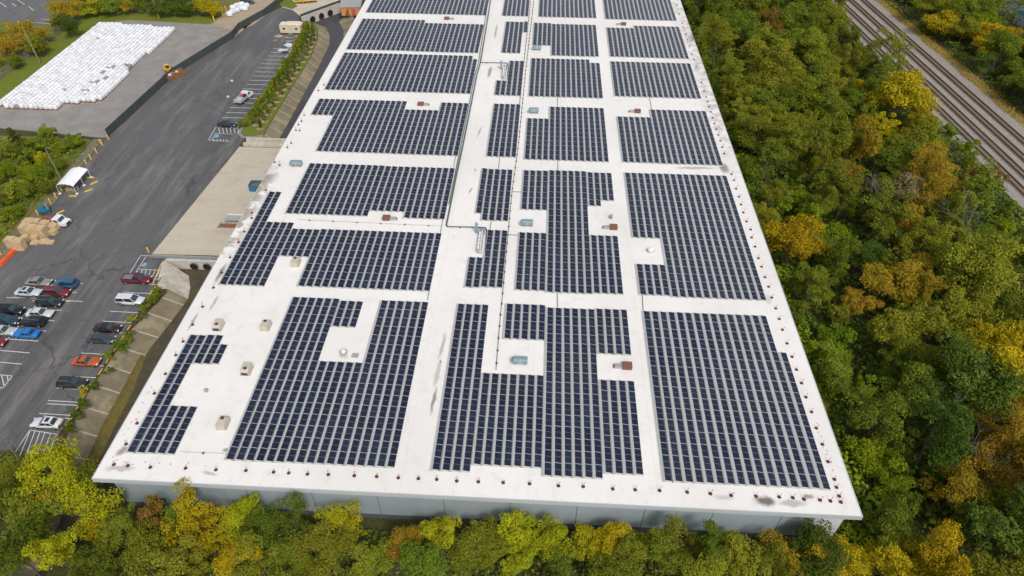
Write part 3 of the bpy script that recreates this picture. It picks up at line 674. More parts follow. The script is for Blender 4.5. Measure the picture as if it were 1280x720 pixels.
# middle double row of bays
for px0, py0, px1, py1 in [(16,371.5,103,377),(8,372,48,373),(80,352,104,354.5),(60,364,96,365.7),(40,376,87,377),(25,386,77,388),(25,398,68,401),(22,411,58,414),(0,423,48,426.5),(0,438,37,441.2),(0,452.7,27,455.2)]:
    line(g(px0,py0), g(px1,py1), .17)
line(g(0,436), g(47,379), .17)
for a, b in [((0,468.5),(15.5,470)),((15.5,470),(4,485)),((0,484.5),(4,485)),((2,469),(5.5,484)),((9,469.5),(10.5,477))]: line(g(*a), g(*b), .15)
Q = [(500/8, 345/8)]
z8 = lambda a, b: g(a/8, 500+b/8)
for a, b in [((300,300),(580,345)),((300,300),(150,525)),((350,312),(255,570)),((300,312),(200,555)),((400,320),(300,580)),((450,328),(390,480)),((505,336),(420,570)),((565,342),(450,630))]: line(z8(*a), z8(*b), .14)
line(z8(470,37), z8(780,55), .16); line(z8(560,180), z8(720,187), .16)
zz = lambda a, b: g(100+a/5.8, 300+b/5.8)
for a, b in [((440,112),(520,115)),((440,112),(362,240)),((478,120),(405,235)),((412,210),(600,220)),((400,268),(570,285))]+[((420+k*32,212),(405+k*30,268)) for k in range(6)]: line(zz(*a), zz(*b), .14)
o = MB().poly([Vector(zz(455,165)), Vector(zz(495,167)), Vector(zz(482,192)), Vector(zz(440,190))], .02).build('accessible_symbol', M_adablue, lot)
def chair_mark(c, s):
    mb = MB(); mb.box((c[0], c[1]+s*.55, .024), (s*.3,s*.3,.004)); mb.box((c[0]-s*.05, c[1]+.1*s, .024), (s*.18,s*.65,.004)); mb.box((c[0]+s*.2, c[1]-.15*s, .024), (s*.4,s*.15,.004)); mb.box((c[0]+s*.38, c[1]-.4*s, .024), (s*.14,s*.45,.004))
    n = 14; 
    for i in range(n-3):
        a = math.pi*.75+i*2*math.pi/n; mb.box((c[0]+math.cos(a)*s*.42, c[1]-.3*s+math.sin(a)*s*.42, .024), (s*.16,s*.16,.004), a)
    mb.build('wheelchair_symbol', M_line, lot)
chair_mark(zz(467,178), .8)
line((XE+.05, 91.6), (XE-.1, 93.4), .2, M_yel, 'wheel_stop_line', .02); line((-74.9, 95.0), (-75.8, 101.2), .2, M_yel, 'kerb_line', .024)
for (a, b), (c, d) in [((797,47),(770,95))]: pass
# upper stalls
for k in range(17):
    y = 160.3+k*2.75
    line((-85.3+.1*math.sin(k), y), (-79.2-.02*k, y+.1), .2)
uu = lambda a, b: g(260+a/8, 120+b/8)
for a, b in [((80,310),(300,322)),((80,310),(5,440)),((75,375),(250,382)),((5,440),(210,455)),((75,375),(40,440))]+[((105+k*38,312),(118+k*38,370)) for k in range(6)]+[((60+k*32,432),(60+k*32,455)) for k in range(5)]: line(uu(*a), uu(*b), .17)
MB().poly([Vector(uu(70,385)), Vector(uu(120,388)), Vector(uu(108,415)), Vector(uu(55,412))], .02).build('accessible_symbol', M_adablue, lot); chair_mark(uu(88,400), .9)
for a, b in [((0,3),(8,9)),((22,0),(31,6)),((15,4),(20,8)),((46,28),(63,30)),((52,24),(62,25)),((36,8),(42,13))]: line(g(*a), g(*b), .25, M_line, 'bay_line', .026, lotL)
M_edge = mat('pale_kerb', (.5,.47,.4), .8)
mb = MB(); P = [(-108.2,100),(-108.6,121),(-110.2,134),(-111.1,148)]
# ================================================================== FENCES, RAILS, BOLLARDS
M_screen = mat('dark_green_screen', (.05,.064,.064), .75, 0, .25, .7)
M_steel = mat('fence_steel', (.3,.31,.31), .5, .5)
def fence(name, pts, h, label, m, posts=3.0, th=.04, z=0.0):
    t = thing(name, label, 'fence', (*pts[0], z)); o = Vector((*pts[0], 0))
    mb = MB(); 
    for a, b in zip(pts[:-1], pts[1:]):
        a, b = Vector((*a, 0))-o, Vector((*b, 0))-o; d = b-a
        mb.box(((a.x+b.x)/2, (a.y+b.y)/2, h/2+.05), (d.length, th, h-.1), math.atan2(d.y, d.x))
    mb.build('screen', m, t)
    seg = [(a, b) for a, b in zip(pts[:-1], pts[1:])]
    for a, b in seg:
        n = max(1, round(math.dist(a, b)/posts))
        for k in range(n):
            q = [a[i]+(b[i]-a[i])*k/n for i in (0, 1)]
            MB().tube((0,0,0), (0,0,h+.1), .06, .06, 6).build('post', M_dark if m is M_screen else M_steel, t, (q[0]-o.x+.1, q[1]-o.y, 0))
    return t
fence('privacy_fence', [(-110.6,148.8), (-110.1,156.5), (-108.4,184), (-100.6,211.2), g(300,37), g(332,19), g(352,3), g(372,-14)], 2.2, 'long dark green screen fence between gravel yard and asphalt', M_screen, 4.5)
fence('culvert_railing', [g(376,31), (hw0[0]-.3,hw0[1]+.4), (hw1[0]-.2,hw1[1]+.5), g(470,-12)], 2.0, 'dark screen railing above the three mouth culvert', M_screen, 3.5)
M_chain = None
def chain_mat():
    t = NT('chain_link'); t.color((.32,.34,.32)); t.b.inputs['Metallic'].default_value = .5; t.b.inputs['Roughness'].default_value = .5
    tr = t.n('ShaderNodeBsdfTransparent'); mx = t.n('ShaderNodeMixShader')
    x, y, z = t.sep(); 
    a = t.ramp(t.math('FRACT', t.math('MULTIPLY', t.math('ADD', t.math('ADD', x, y), z), 6.0)), .22, .1)
    b = t.ramp(t.math('FRACT', t.math('MULTIPLY', t.math('SUBTRACT', t.math('ADD', x, y), z), 6.0)), .22, .1)
    f = t.math('MAXIMUM', a, b)
    t.l(f, mx.inputs[0]); t.l(tr.outputs[0], mx.inputs[1]); t.l(t.b.outputs[0], mx.inputs[2])
    t.l(mx.outputs[0], t.t.nodes['Material Output'].inputs['Surface']); return t.m
M_chain = chain_mat()
fence('chain_link_fence', [(-157.6,150), (-157.2,176), (-157.8,231.5), g(200,15), g(258,19)], 2.4, 'grey chain link fence round the lawn behind the white sacks', M_chain, 4.0, .01)
M_ybol = mat('yellow_bollard', (.75,.48,.03), .5, 0, .12, 3)
bol = thing('bollard', 'yellow bollard', 'bollard', (0,0,0), 0, 'yellow bollards along the lot edge')
lathe(MB(), [(.16,0),(.16,1.15),(.1,1.25)], n=10).build('post', M_ybol, bol); MB().tube((0,0,.0),(0,0,.04),.24,.24,10).build('base_plate', M_steel, bol)
BO = [((1.5,318),'beside the orange barrier'),((48,268.5),'beside the blue lift'),((63.5,254),'below the canopy, nearest the blue lift'),((70.5,247),'between canopy and the blue lift'),((77,238),'at the near corner of the canopy'),((82,230),'behind the canopy by the pole'),((84.5,228),'behind the canopy'),((92,218),'behind the far end of the canopy'),((101,213),'beyond the far canopy leg'),((108,205),'on the verge beyond the canopy, nearer one'),((114,199),'on the verge midway to the fence'),((121,191),'on the verge nearer the fence end'),((128.5,182),'last one before the fence end'),((136,174.5),'touching the near end of the dark fence'),((126.5,180),'on the gravel by the fence end'),((186,315),'at the guardrail by the accessible bay'),((199,22.5),'on the lawn edge below the utility pole'),((268,26.5),'largest on the sand by the lawn'),((279,20),'beside the wrapped white bales'),((283,14.5),'behind the wrapped white bales')]
for k, ((px, py), w) in enumerate(BO):
    x, y = g(px, py); lab = 'yellow bollard '+w
    if k == 0: bol.location = (x, y, 0); bol['label'] = lab
    else: dup(bol, (x, y, 0), None, lab, scale=(1,1,U(.95,1.1)) if py > 60 else (1.2,1.2,1.5))
# steel guardrail by the near culvert
t = thing('guardrail', 'long grey steel guardrail along the culvert edge of the apron', 'guardrail', (-79,102.4,0))
mb = MB(); mb.box((10.8,0,.72), (21.4,.08,.55)); mb.box((10.8,-.06,.86), (21.4,.06,.1)); mb.box((10.8,-.06,.6), (21.4,.06,.1)); mb.build('rail', mat('bluegrey_rail',(.33,.37,.38),.5,.4), t)
for k in range(9): MB().box((.4+2.6*k,.12,.45), (.12,.12,.9)).build('post', M_steel, t)
# ================================================================== POLES
M_wood = mat('weathered_pole', (.23,.2,.16), .9)
def pole(px, py, h, label, r=.14, arm=True):
    x, y = g(px, py); t = thing('light_pole', label, 'pole', (x, y, 0))
    MB().tube((0,0,0), (0,0,h), r, r*.6, 8).build('mast', M_wood, t)
    if arm: MB().box((.5,0,h+.05), (1.1,.1,.1)).build('arm', M_steel, t); MB().box((1.1,0,h), (.55,.3,.14)).build('lamp_head', M_steel, t)
pole(77,225,8.5,'grey light pole standing behind the white canopy')
pole(50.5,80,11.5,'leaning tan utility pole on the lawn by the white sacks', .2, False)
pole(198,20,13,'tall utility pole at the top lawn edge by trees', .2, False)
# ================================================================== RAILWAY
r0 = Vector((114.4,255.6)); r1 = Vector((122.9,159.9)); rd = (r1-r0).normalized(); rn = Vector((-rd.y, rd.x))
if rn.x < 0: rn = -rn
def rp(s, o): p = r0+rd*s+rn*o; return (p.x, p.y)
rz_ = math.atan2(rd.y, rd.x)
sheet('ballast_bed', [rp(-60,-17.5), rp(190,-17.5), rp(190,4.2), rp(-60,4.2)], .02, M_ballast)
sheet('dry_verge', [rp(-60,4.0), rp(190,4.0), rp(190,8.2), rp(120,6.8), rp(60,8.0), rp(0,7.2), rp(-60,8.2)], .012, M_drygrass)
M_rail = mat('rusty_rail', (.075,.05,.042), .55, .4, .2, 3)
M_tie = mat('wooden_sleeper', (.15,.105,.075), .9, 0, .35, 2)
M_fill = [ground_mat('oily_ballast', [(.235,.175,.125),(.30,.235,.18)], [1.2], grain=8), ground_mat('worn_ballast', [(.26,.215,.165),(.32,.28,.23)], [1.2], grain=8)]
for k, (off, wh_) in enumerate([(0,'furthest right, beside the dry grass'),(-4.6,'second from the right'),(-9.0,'third from the right'),(-13.2,'nearest the forest, partly hidden by trees')]):
    t = thing('railway_track', 'brown rusty railway track '+wh_, 'railway track', (*rp(0, off), 0), rz_, 'parallel railway tracks')
    MB().box((70,0,.05), (250,2.5,.06)).build('track_bed', M_fill[0 if k < 2 else 1], t)
    mb = MB()
    for i in range(390): mb.box((-54+i*.64,0,.10), (.24,2.6+.0*i,.12))
    mb.build('sleepers', M_tie, t)['kind'] = 'stuff'
    for s in (-.76, .76): MB().box((70,s,.25), (250,.15,.2)).build('rail', M_rail, t)
# ================================================================== VEGETATION
def leaf_mat(name, a, b, spread=.25, transl=.25):
    t = NT(name)
    at = t.n('ShaderNodeAttribute', _attribute_name='tint'); oi = t.n('ShaderNodeObjectInfo')
    c = t.mix(at.outputs['Fac'], a, b)
    hsv = t.n('ShaderNodeHueSaturation')
    t.l(t.math('ADD', .5-.014, t.math('MULTIPLY', oi.outputs['Random'], .028)), hsv.inputs['Hue'])
    t.l(t.math('ADD', 1-spread, t.math('MULTIPLY', t.math('FRACT', t.math('MULTIPLY', oi.outputs['Random'], 7.3)), 2*spread)), hsv.inputs['Value'])
    t.l(c, hsv.inputs['Color'])
    t.l(hsv.outputs[0], t.b.inputs['Base Color']); t.b.inputs['Roughness'].default_value = .85; t.b.inputs['Specular IOR Level'].default_value = .06
    tr = t.n('ShaderNodeBsdfTranslucent'); t.l(hsv.outputs[0], tr.inputs[0])
    mx = t.n('ShaderNodeMixShader'); mx.inputs[0].default_value = transl
    t.l(t.b.outputs[0], mx.inputs[1]); t.l(tr.outputs[0], mx.inputs[2])
    t.l(mx.outputs[0], t.t.nodes['Material Output'].inputs['Surface'])
    return t.m
LEAF = {
 'G': leaf_mat('leaf_green', (0.098,0.151,0.0142), (0.224,0.258,0.0284)),
 'D': leaf_mat('leaf_dark_green', (0.063,0.108,0.0156), (0.142,0.187,0.0270)),
 'O': leaf_mat('leaf_olive', (0.161,0.192,0.0156), (0.295,0.290,0.0300)),
 'Y': leaf_mat('leaf_yellow', (0.302,0.250,0.0100), (0.564,0.425,0.0175), .15),
 'L': leaf_mat('leaf_lime', (0.283,0.320,0.0128), (0.472,0.431,0.0187), .12),
 'A': leaf_mat('leaf_amber', (0.283,0.210,0.0199), (0.433,0.294,0.0275), .15),
 'B': leaf_mat('leaf_russet', (0.224,0.149,0.0284), (0.302,0.175,0.0375), .15),
 'V': leaf_mat('leaf_bright_green', (0.142,0.213,0.0114), (0.291,0.348,0.0199), .12),
 'K': leaf_mat('leaf_grey_sparse', (0.209,0.192,0.0923), (0.289,0.244,0.1250), .15),
}
WORDS = {'G':'green','D':'dark green','O':'olive','Y':'golden yellow','L':'lime yellow','A':'amber orange','B':'russet brown','V':'vine green','K':'grey brown sparse'}
M_bark = mat('grey_bark', (.13,.11,.085), .95, 0, .3, 3)
M_bare = mat('pale_bare_wood', (.20,.18,.15), .9, 0, .25, 3)
def leaf_quads(P, N, S, rs, tint, name, mats):
    """P centres, N normals, S sizes -> one mesh of small folded rhombic leaf sprays."""
    n = len(P)
    N = N/np.linalg.norm(N, axis=1, keepdims=True)
    T = np.cross(N, rs.normal(size=(n, 3))); T /= np.linalg.norm(T, axis=1, keepdims=True)
    B = np.cross(N, T)
    a = (S*rs.uniform(.8, 1.3, n))[:, None]; b = (S*rs.uniform(.45, .8, n))[:, None]
    V = np.stack([P-T*a, P-B*b+N*a*.12, P+T*a, P+B*b+N*a*.12], 1).reshape(-1, 3)
    me = bpy.data.meshes.new(name)
    me.vertices.add(4*n); me.vertices.foreach_set('co', V.astype(np.float32).ravel())
    me.loops.add(4*n); me.loops.foreach_set('vertex_index', np.arange(4*n, dtype=np.int32))
    me.polygons.add(n); me.polygons.foreach_set('loop_start', np.arange(0, 4*n, 4, dtype=np.int32))
    me.polygons.foreach_set('loop_total', np.full(n, 4, dtype=np.int32))
    at = me.attributes.new('tint', 'FLOAT', 'FACE'); at.data.foreach_set('value', np.clip(tint, 0, 1).astype(np.float32))
    for m in mats: me.materials.append(m)
    me.update(calc_edges=True); return me
def crown_mesh(seed, R, z0, z1, lobes, per, size, shape='round'):
    rs = np.random.RandomState(seed); P = []; N = []; T = []; cents = []
    zc, hz = (z0+z1)/2, (z1-z0)/2
    limbs = []
    for k in range(9):
        for _ in range(30):
            v = rs.uniform(-1, 1, 3)
            if .35 < np.linalg.norm(v) < 1 and v[2] > -.7: break
        limbs.append(v)
    for k in range(lobes):
        v = limbs[k % len(limbs)]*rs.uniform(.75, 1.12)+rs.normal(size=3)*.2
        if shape == 'cone': 
            v = rs.uniform(-1, 1, 3); sc = (1-v[2])*.5; c = np.array([v[0]*R*sc, v[1]*R*sc, zc+v[2]*hz*.9])
        else: c = np.array([v[0]*R*.82, v[1]*R*.82, zc+v[2]*hz*.8])
        c[2] = max(c[2], z0)
        lr = R*rs.uniform(.12, .30)*(1 if shape != 'cone' else .8)
        if k % 4 == 0: cents.append(c)
        tl = .5*rs.uniform(0, 1)+.5*((k % len(limbs))*.37 % 1)
        m = int(per*rs.uniform(.6, 1.4)*(lr/(R*.22))**1.7)
        d = rs.normal(size=(m, 3)); d /= np.linalg.norm(d, axis=1, keepdims=True)
        d[:, 2] = np.where(d[:, 2] < -.3, -d[:, 2]*.8, d[:, 2])
        sub = rs.normal(size=(7, 3)); sub /= np.linalg.norm(sub, axis=1, keepdims=True)
        near = (d @ sub.T).max(1)
        rr = lr*(.45+.75*near*rs.uniform(.6, 1.25, m))
        P.append(c+d*rr[:, None]*np.array([1.05, 1.05, .85])); N.append(d*.6+rs.normal(size=(m, 3))*.6+np.array([0, 0, .5]))
        T.append(np.clip(.25+.5*tl+rs.normal(size=m)*.22, 0, 1))
    P = np.concatenate(P); N = np.concatenate(N); T = np.concatenate(T)
    return leaf_quads(P, N, np.full(len(P), size)*rs.uniform(.6, 1.35, len(P)), rs, T, 'crown', [LEAF['G']]), cents
def trunk_mesh(cents, z0, z1, r, seed, n=6):
    rs = random.Random(seed); mb = MB(); top = (rs.uniform(-.3,.3), rs.uniform(-.3,.3), z0+(z1-z0)*.55)
    mid = (top[0]*.3, top[1]*.3, z0*.7)
    mb.tube((0,0,-.3), mid, r, r*.75, 8); mb.tube(mid, top, r*.75, r*.3, 8)
    for c in rs.sample(list(cents), min(n, len(cents))):
        st = Vector(mid).lerp(Vector(top), rs.uniform(.2,.95)); e = Vector(c)
        m = st.lerp(e, .5)+Vector((0,0,-.25)); mb.tube(st, m, r*.35, r*.22, 6); mb.tube(m, e, r*.22, r*.06, 5)
    return mb.mesh('trunk', M_bark)
def make_variants(n, seed, R, z0, z1, lobes, per, size, shape='round', tr=.22):
    out = []
    for k in range(n):
        cm, ce = crown_mesh(seed+k, R, z0, z1, lobes, per, size, shape); out.append((cm, trunk_mesh(ce, z0, z1, tr, seed+k)))
    return out
BIG = make_variants(5, 100, 5.4, 3.0, 12.5, 66, 165, .18)
LOOSE = make_variants(4, 200, 4.8, 2.0, 13.5, 48, 125, .165)
TALL = make_variants(4, 250, 4.0, 2.5, 15.0, 54, 145, .17)
SAPL = make_variants(4, 350, 2.4, .5, 6.5, 26, 95, .15, tr=.1)
BUSHY = make_variants(4, 300, 4.6, .6, 7.5, 54, 150, .175)
SHRUB = make_variants(3, 400, 1.6, .15, 2.2, 16, 55, .16, tr=.06)
CONE = make_variants(2, 500, .85, .15, 3.3, 22, 45, .15, 'cone', .06)
PINE = make_variants(2, 600, 3.0, 1.0, 9.0, 40, 90, .24, 'cone', .2)
def tree(name, var, key, x, y, s, label, cat, group, z=0.0, sz=None):
    t = thing(name, label, cat, (x, y, z), U(0, 6.28), group); t.scale = (s*U(.82,1.12), s*U(.82,1.12), sz or s)
    t.rotation_euler = (U(-.1,.1), U(-.1,.1), U(0,6.28))
    cm, tm = var; o = obj('crown', cm, t); o.material_slots[0].link = 'OBJECT'; o.material_slots[0].material = LEAF[key]
    obj('trunk', tm, t); return t
NTREE = 0
def put_tree(x, y, key, s=1.0, where='', z=0.0, kind=None):
    global NTREE; NTREE += 1
    if kind is None: kind = BUSHY if key == 'V' or (key in 'D' and rng.random() < .4) else (LOOSE if rng.random() < .35 or key in 'BK' else TALL if rng.random() < .35 else BIG)
    size = 'large' if s > 1.12 else ('small' if s < .85 else 'medium')
    lab = '%s %s tree %s' % (size, WORDS[key], where)
    tree('deciduous_tree', rng.choice(kind), key, x, y, s, lab, 'tree', 'trees '+where, z, s*(U(.8,1.32) if 'woods' in where else U(.85,1.1)))
def anchors(txt):
    out = []
    for w in txt.split():
        p, k = w.split(':'); a, b = p.split(','); out.append((float(a), float(b), k))
    return out
AN = anchors('''890,20:G 930,60:O 900,80:D 985,40:G 1000,20:G 940,110:O 1000,90:O 1025,30:G 960,25:B 930,140:O 980,130:G 1010,110:O 1060,30:G 1050,60:O 1075,20:O
930,180:Y 960,170:O 1010,170:O 1130,100:Y 1160,90:Y 1110,130:O 1150,150:Y 1090,120:G 1050,150:G 1130,170:O 960,240:O 990,225:G 1000,260:O 980,290:Y 1020,240:G 1075,190:A
1110,200:O 1140,200:G 1170,230:A 1195,220:B 1160,260:A 1180,270:O 1040,250:O 1100,250:G 1060,300:D 1085,310:D 1100,240:K 1260,250:G 1270,280:O 1000,330:O 975,320:Y 1040,330:G
1020,350:O 1170,310:O 1200,330:O 1230,330:O 1250,310:G 1130,340:A 1080,390:B 1050,375:A 1010,390:Y 1020,420:V 1000,370:G 1040,440:V 1050,480:V 1100,410:O 1140,400:O 1180,390:O
1220,380:O 1250,370:D 1180,430:O 1140,450:G 1100,470:G 1090,520:V 1070,540:V 1110,500:G 1200,440:O 1240,440:Y 1260,480:A 1250,520:A 1180,480:D 1150,560:D 1130,600:V 1090,600:V
1080,630:V 1120,620:G 1200,560:D 1230,580:A 1270,560:A 1270,600:G 1180,620:D 1240,640:D 1160,680:Y 1200,670:O 1240,690:O 1120,690:Y 1080,700:Y 1040,690:O 1000,690:A 1270,690:O
1110,15:G 1130,20:G 1150,30:D 1180,15:Y 1200,25:Y 1235,40:Y 1225,10:G 1170,60:D 1200,80:D 1250,60:G 1230,80:B 1260,100:G 1250,90:G 1270,130:G 1220,100:G''')
AW = [(*g(a, b, 8), k) for a, b, k in AN]
def near_key(x, y):
    k = min(AW, key=lambda q: (q[0]-x)**2+(q[1]-y)**2)[2]
    if rng.random() < .16: k = rng.choice('GGOVO')
    return k
def track_x(y, off): # x of a line parallel to the tracks
    s = (y-r0.y)/rd.y; return r0.x+rd.x*s+rn.x*off
RWIN = [(1072,-60), (1078,44), (1100,62), (1122,72), (1172,118), (1170,160), (1186,164), (1210,182), (1225,205), (1258,232), (1345,300), (1345,-60)]
placed = []
def ok(x, y, d):
    return all((x-a)**2+(y-b)**2 > d*d for a, b in placed)
# deliberate large trees seen in the photograph
for px, py, k, s, where in [(1130,112,'Y',1.45,'beside the railway, covering the near tracks'),(1150,158,'Y',.8,'low beside the railway tracks'),(1180,22,'Y',1.3,'beyond the railway near the top edge'),(1236,40,'Y',1.2,'beyond the railway below the far car park'),(1255,470,'Y',1.2,'at the right picture edge'),(1250,525,'A',.85,'at the right picture edge'),(1185,235,'A',.9,'between forest and railway bend')]:
    x, y = g(px, py, (4.5 if 'beyond' in where else 8)*s); placed.append((x, y)); put_tree(x, y, k, s, where, kind=BUSHY if 'beyond' in where else None)
cand = 0
while cand < 9000 and NTREE < 205:
    cand += 1
    x, y = U(46.5, 112), U(14, 268)
    if x > track_x(y, -18.5): continue
    if any(inside(pix(x+a, y+b, c), RWIN) for a, b, c in ((0,0,6),(4,0,9),(-4,0,9),(0,4,10),(0,-4,5),(0,0,12))): continue
    px, py = pix(x, y, 7)
    if px > 1330 or py > 775 or py < -45: continue
    k = near_key(x, y); s = U(.6, 1.18)
    if k == 'V': s = U(.6, .95)
    if x-42.9 < 4.6*s+1.0: continue
    if not ok(x, y, U(5.2, 8.6)): continue
    placed.append((x, y))
    where = 'in the woods '+('close to the right roof edge' if x < 58 else 'next to the railway' if x > track_x(y, -30) else 'right of the warehouse')+(', near end' if y < 75 else ', far end' if y > 170 else ', middle')
    put_tree(x, y, k, s, where)
n0 = NTREE; cand = 0
while cand < 6000 and NTREE < n0+55:
    cand += 1
    x, y = U(122, 185), U(120, 285)
    if x < track_x(y, 11.5): continue
    px, py = pix(x, y, 7)
    if px > 1330 or py < -50: continue
    if 1246 < px and py < 24: continue
    if px > 1262 and py < 42: continue
    if not ok(x, y, 5.2): continue
    placed.append((x, y)); put_tree(x, y, near_key(x, y), U(.8,1.15), 'beyond the railway tracks', kind=BUSHY if rng.random() < .75 else BIG)
# saplings filling the gaps
ns = 0; sp = []
for _ in range(6000):
    if ns >= 150: break
    x, y = U(45.6, 108), U(16, 250)
    if x > track_x(y, -19) or inside(pix(x, y, 5), RWIN): continue
    px, py = pix(x, y, 4)
    if px > 1310 or py > 760 or py < -20 or not all((x-a)**2+(y-b)**2 > 9 for a, b in placed) or not all((x-a)**2+(y-b)**2 > 16 for a, b in sp): continue
    sp.append((x, y)); ns += 1; k = rng.choice(near_key(x, y)+'VGOG'); s = U(.75, 1.5)
    tree('sapling', rng.choice(SAPL), k, x, y, s, '%s %s sapling among the taller woods right of the warehouse' % ('tall' if s > 1.15 else 'low', WORDS[k]), 'young tree', 'saplings in the woods', 0, s*U(.9,1.3))
# front belt below the front wall
FA = anchors('''62,592:L 28,606:G 4,612:O 95,612:O 30,640:G 60,618:Y 100,640:L 70,690:L 20,690:G 128,625:Y 150,672:O 190,655:B 180,692:O 215,640:G 240,645:Y 262,672:Y 292,652:L 330,655:G 322,692:O 370,655:G 400,690:O 430,652:L 462,690:O 502,680:A
552,662:L 592,690:O 640,652:L 602,655:O 680,675:L 650,692:L 732,662:L 762,662:Y 802,660:O 830,690:G 852,660:O 882,672:G 922,692:O 962,702:O 982,676:A 1010,668:D 1032,700:Y 1062,694:Y 1100,702:Y 705,690:G 530,700:G 360,700:G 120,700:G 230,700:O 290,700:Y 770,700:O 880,705:O 1140,700:Y''')
for px, py, k in FA:
    s = U(.55, .72) if 150 < px < 1000 else U(.65, .85)
    x, y = g(px, py, 6.5*s+1)
    y = min(y, 47.6-5.3*s-.3) if x > -60 else y
    placed.append((x, y)); put_tree(x, y, k, s*(1.12 if px in (60,100) else .75 if px == 128 else 1), 'in the front belt %s' % ('at the left corner' if px < 170 else 'below the left half of the front wall' if px < 560 else 'below the right half of the front wall' if px < 1000 else 'off the right corner'))
cand = 0; n0 = NTREE
while cand < 4000 and NTREE < n0+34:
    cand += 1
    x, y = U(-78, 72), U(20, 37)
    if not ok(x, y, 4.6): continue
    px, py = pix(x, y, 5); k = min(FA, key=lambda q: (q[0]-px)**2+(q[1]-py)**2)[2]
    placed.append((x, y)); put_tree(x, y, k, U(.6,.85), 'in the front belt along the bottom edge')
# far left trees
for px, py, k, s in [(25,34,'A',1.15),(38,52,'O',.9),(8,56,'A',.9),(82,8,'A',1.1),(88,32,'D',.8),(75,26,'D',.7),(112,6,'L',.9),(128,4,'G',.85),(143,5,'G',.85),(158,3,'A',.8),(172,5,'G',.75),(187,7,'D',.75),(202,9,'D',.75),(216,9,'D',.75),(230,8,'D',.75),(243,6,'G',.75),(256,6,'Y',.85),(268,10,'Y',.7),(50,42,'A',.75),(15,74,'O',.6),(100,-10,'G',1.0),(150,-12,'D',1.0),(200,-12,'G',1.0),(245,-12,'O',1.0),(225,-10,'G',1.0),(125,-12,'O',1.0),(175,-12,'D',1.0),(50,60,'G',.6)]:
    x, y = g(px, py, 4.5*s); placed.append((x, y)); put_tree(x, y, k, s, 'behind the lawn at the top left', kind=BUSHY)
tree('evergreen_tree', PINE[0], 'D', *g(20,172,4), .8, 'dark pointed evergreen standing by the gravel yard corner', 'tree', None)
tree('evergreen_tree', PINE[1], 'G', *g(196,628,3), .5, 'small grey green conifer below the front left wall', 'tree', None)
# bare grey trees
def bare_tree(px, py, h, label, seed):
    rs = random.Random(seed); x, y = g(px, py, h*.5); mb = MB()
    def grow(p, d, L, r, lev):
        e = p+d*L; mb.tube(p, e, r, r*.65, 5)
        if lev == 0: return
        for k in range(rs.choice((2,3,3))):
            nd = (d+Vector((rs.uniform(-1,1), rs.uniform(-1,1), rs.uniform(-.25,.6)))*.75).normalized()
            grow(p+d*L*rs.uniform(.6,1), nd, L*rs.uniform(.6,.85), r*.6, lev-1)
    grow(Vector((0,0,0)), Vector((0,0,1)), h*.36, .13, 5)
    t = thing('bare_tree', label, 'tree', (x, y, 0), 0, 'leafless grey trees in the woods'); mb.build('trunk', M_bare, t)
bare_tree(1215,285,13,'leafless grey tree below the railway bend',1)
bare_tree(1205,520,12,'leafless grey tree with fine twigs near the right edge',2)
bare_tree(1225,575,12,'leafless pale tree under amber foliage at the right',3)
bare_tree(575,705,7,'small leafless pale tree at the bottom middle',4)
bare_tree(1100,245,13,'leafless grey tree in the middle of the woods',5)
bare_tree(12,560,6,'leafless grey shrub tree at the lower left edge',6)
bare_tree(72,560,5,'leafless grey sapling over the hatched bay',7)
bare_tree(1250,430,11,'leafless grey tree behind yellow foliage at the right',8)
# undergrowth carpets
def carpet(name, n, fn, key, label=None, zf=lambda x, y, r: abs(r.normal())*.7, size=.35, seed=1):
    rs = np.random.RandomState(seed); P = []
    while len(P) < n:
        q = fn(rs)
        if q is None: continue
        P.append((q[0], q[1], .1+zf(q[0], q[1], rs)))
    P = np.array(P); N = rs.normal(size=P.shape)*.5+np.array([0,0,1])
    T = (np.sin(P[:,0]*.45+np.sin(P[:,1]*.3)*2)+np.sin(P[:,1]*.5+P[:,0]*.2))*.25+.5+rs.normal(size=n)*.15
    me = leaf_quads(P, N, np.full(n, size)*rs.uniform(.6,1.4,n), rs, T, name, [LEAF[key]])
    o = obj(name, me); o['kind'] = 'stuff'; return o
def f_right(rs):
    x, y = rs.uniform(43.8, 112), rs.uniform(12, 270)
    return (x, y) if x < track_x(y, -18) and not (x < 47 and y > 47.5 and x < 43.5) else None
def hill(x, y, r): return max(0, abs(r.normal())*.5+.9*(math.sin(x*.8)+math.sin(y*.7+x*.3)))
carpet('undergrowth', 42000, f_right, 'D', zf=hill, size=.42)
carpet('undergrowth', 22000, f_right, 'G', zf=lambda x, y, r: hill(x, y, r)+.3, size=.4, seed=5)
def f_edge(rs):
    x, y = rs.uniform(43.4, 49), rs.uniform(44, 230); return (x, y)
carpet('edge_creeper', 9000, f_edge, 'V', zf=lambda x, y, r: abs(r.normal())*.8+max(0, 1.2*math.sin(y*.45)+.8), size=.3, seed=6)
def f_beyond(rs):
    x, y = rs.uniform(120, 210), rs.uniform(110, 290); return (x, y) if x > track_x(y, 8.3) and not (x > 180 and y > 240) else None
carpet('undergrowth', 30000, f_beyond, 'D', zf=hill, size=.45, seed=2)
def f_front(rs):
    x, y = rs.uniform(-80, 75), rs.uniform(8, 45.8)
    return (x, y) if not (-72 < x < -60 and y > 26) else None
carpet('undergrowth', 24000, f_front, 'G', zf=lambda x, y, r: hill(x, y, r)*.8, size=.33, seed=3)
def f_corner(rs):
    x, y = rs.uniform(-104, -74.5), rs.uniform(30, 55.5); return (x, y)
carpet('corner_brush', 6000, f_corner, 'O', zf=lambda x, y, r: abs(r.normal())*.45, size=.26, seed=21)
carpet('dry_brush', 5000, f_front, 'K', zf=lambda x, y, r: hill(x, y, r)*.8+.2, size=.26, seed=13)
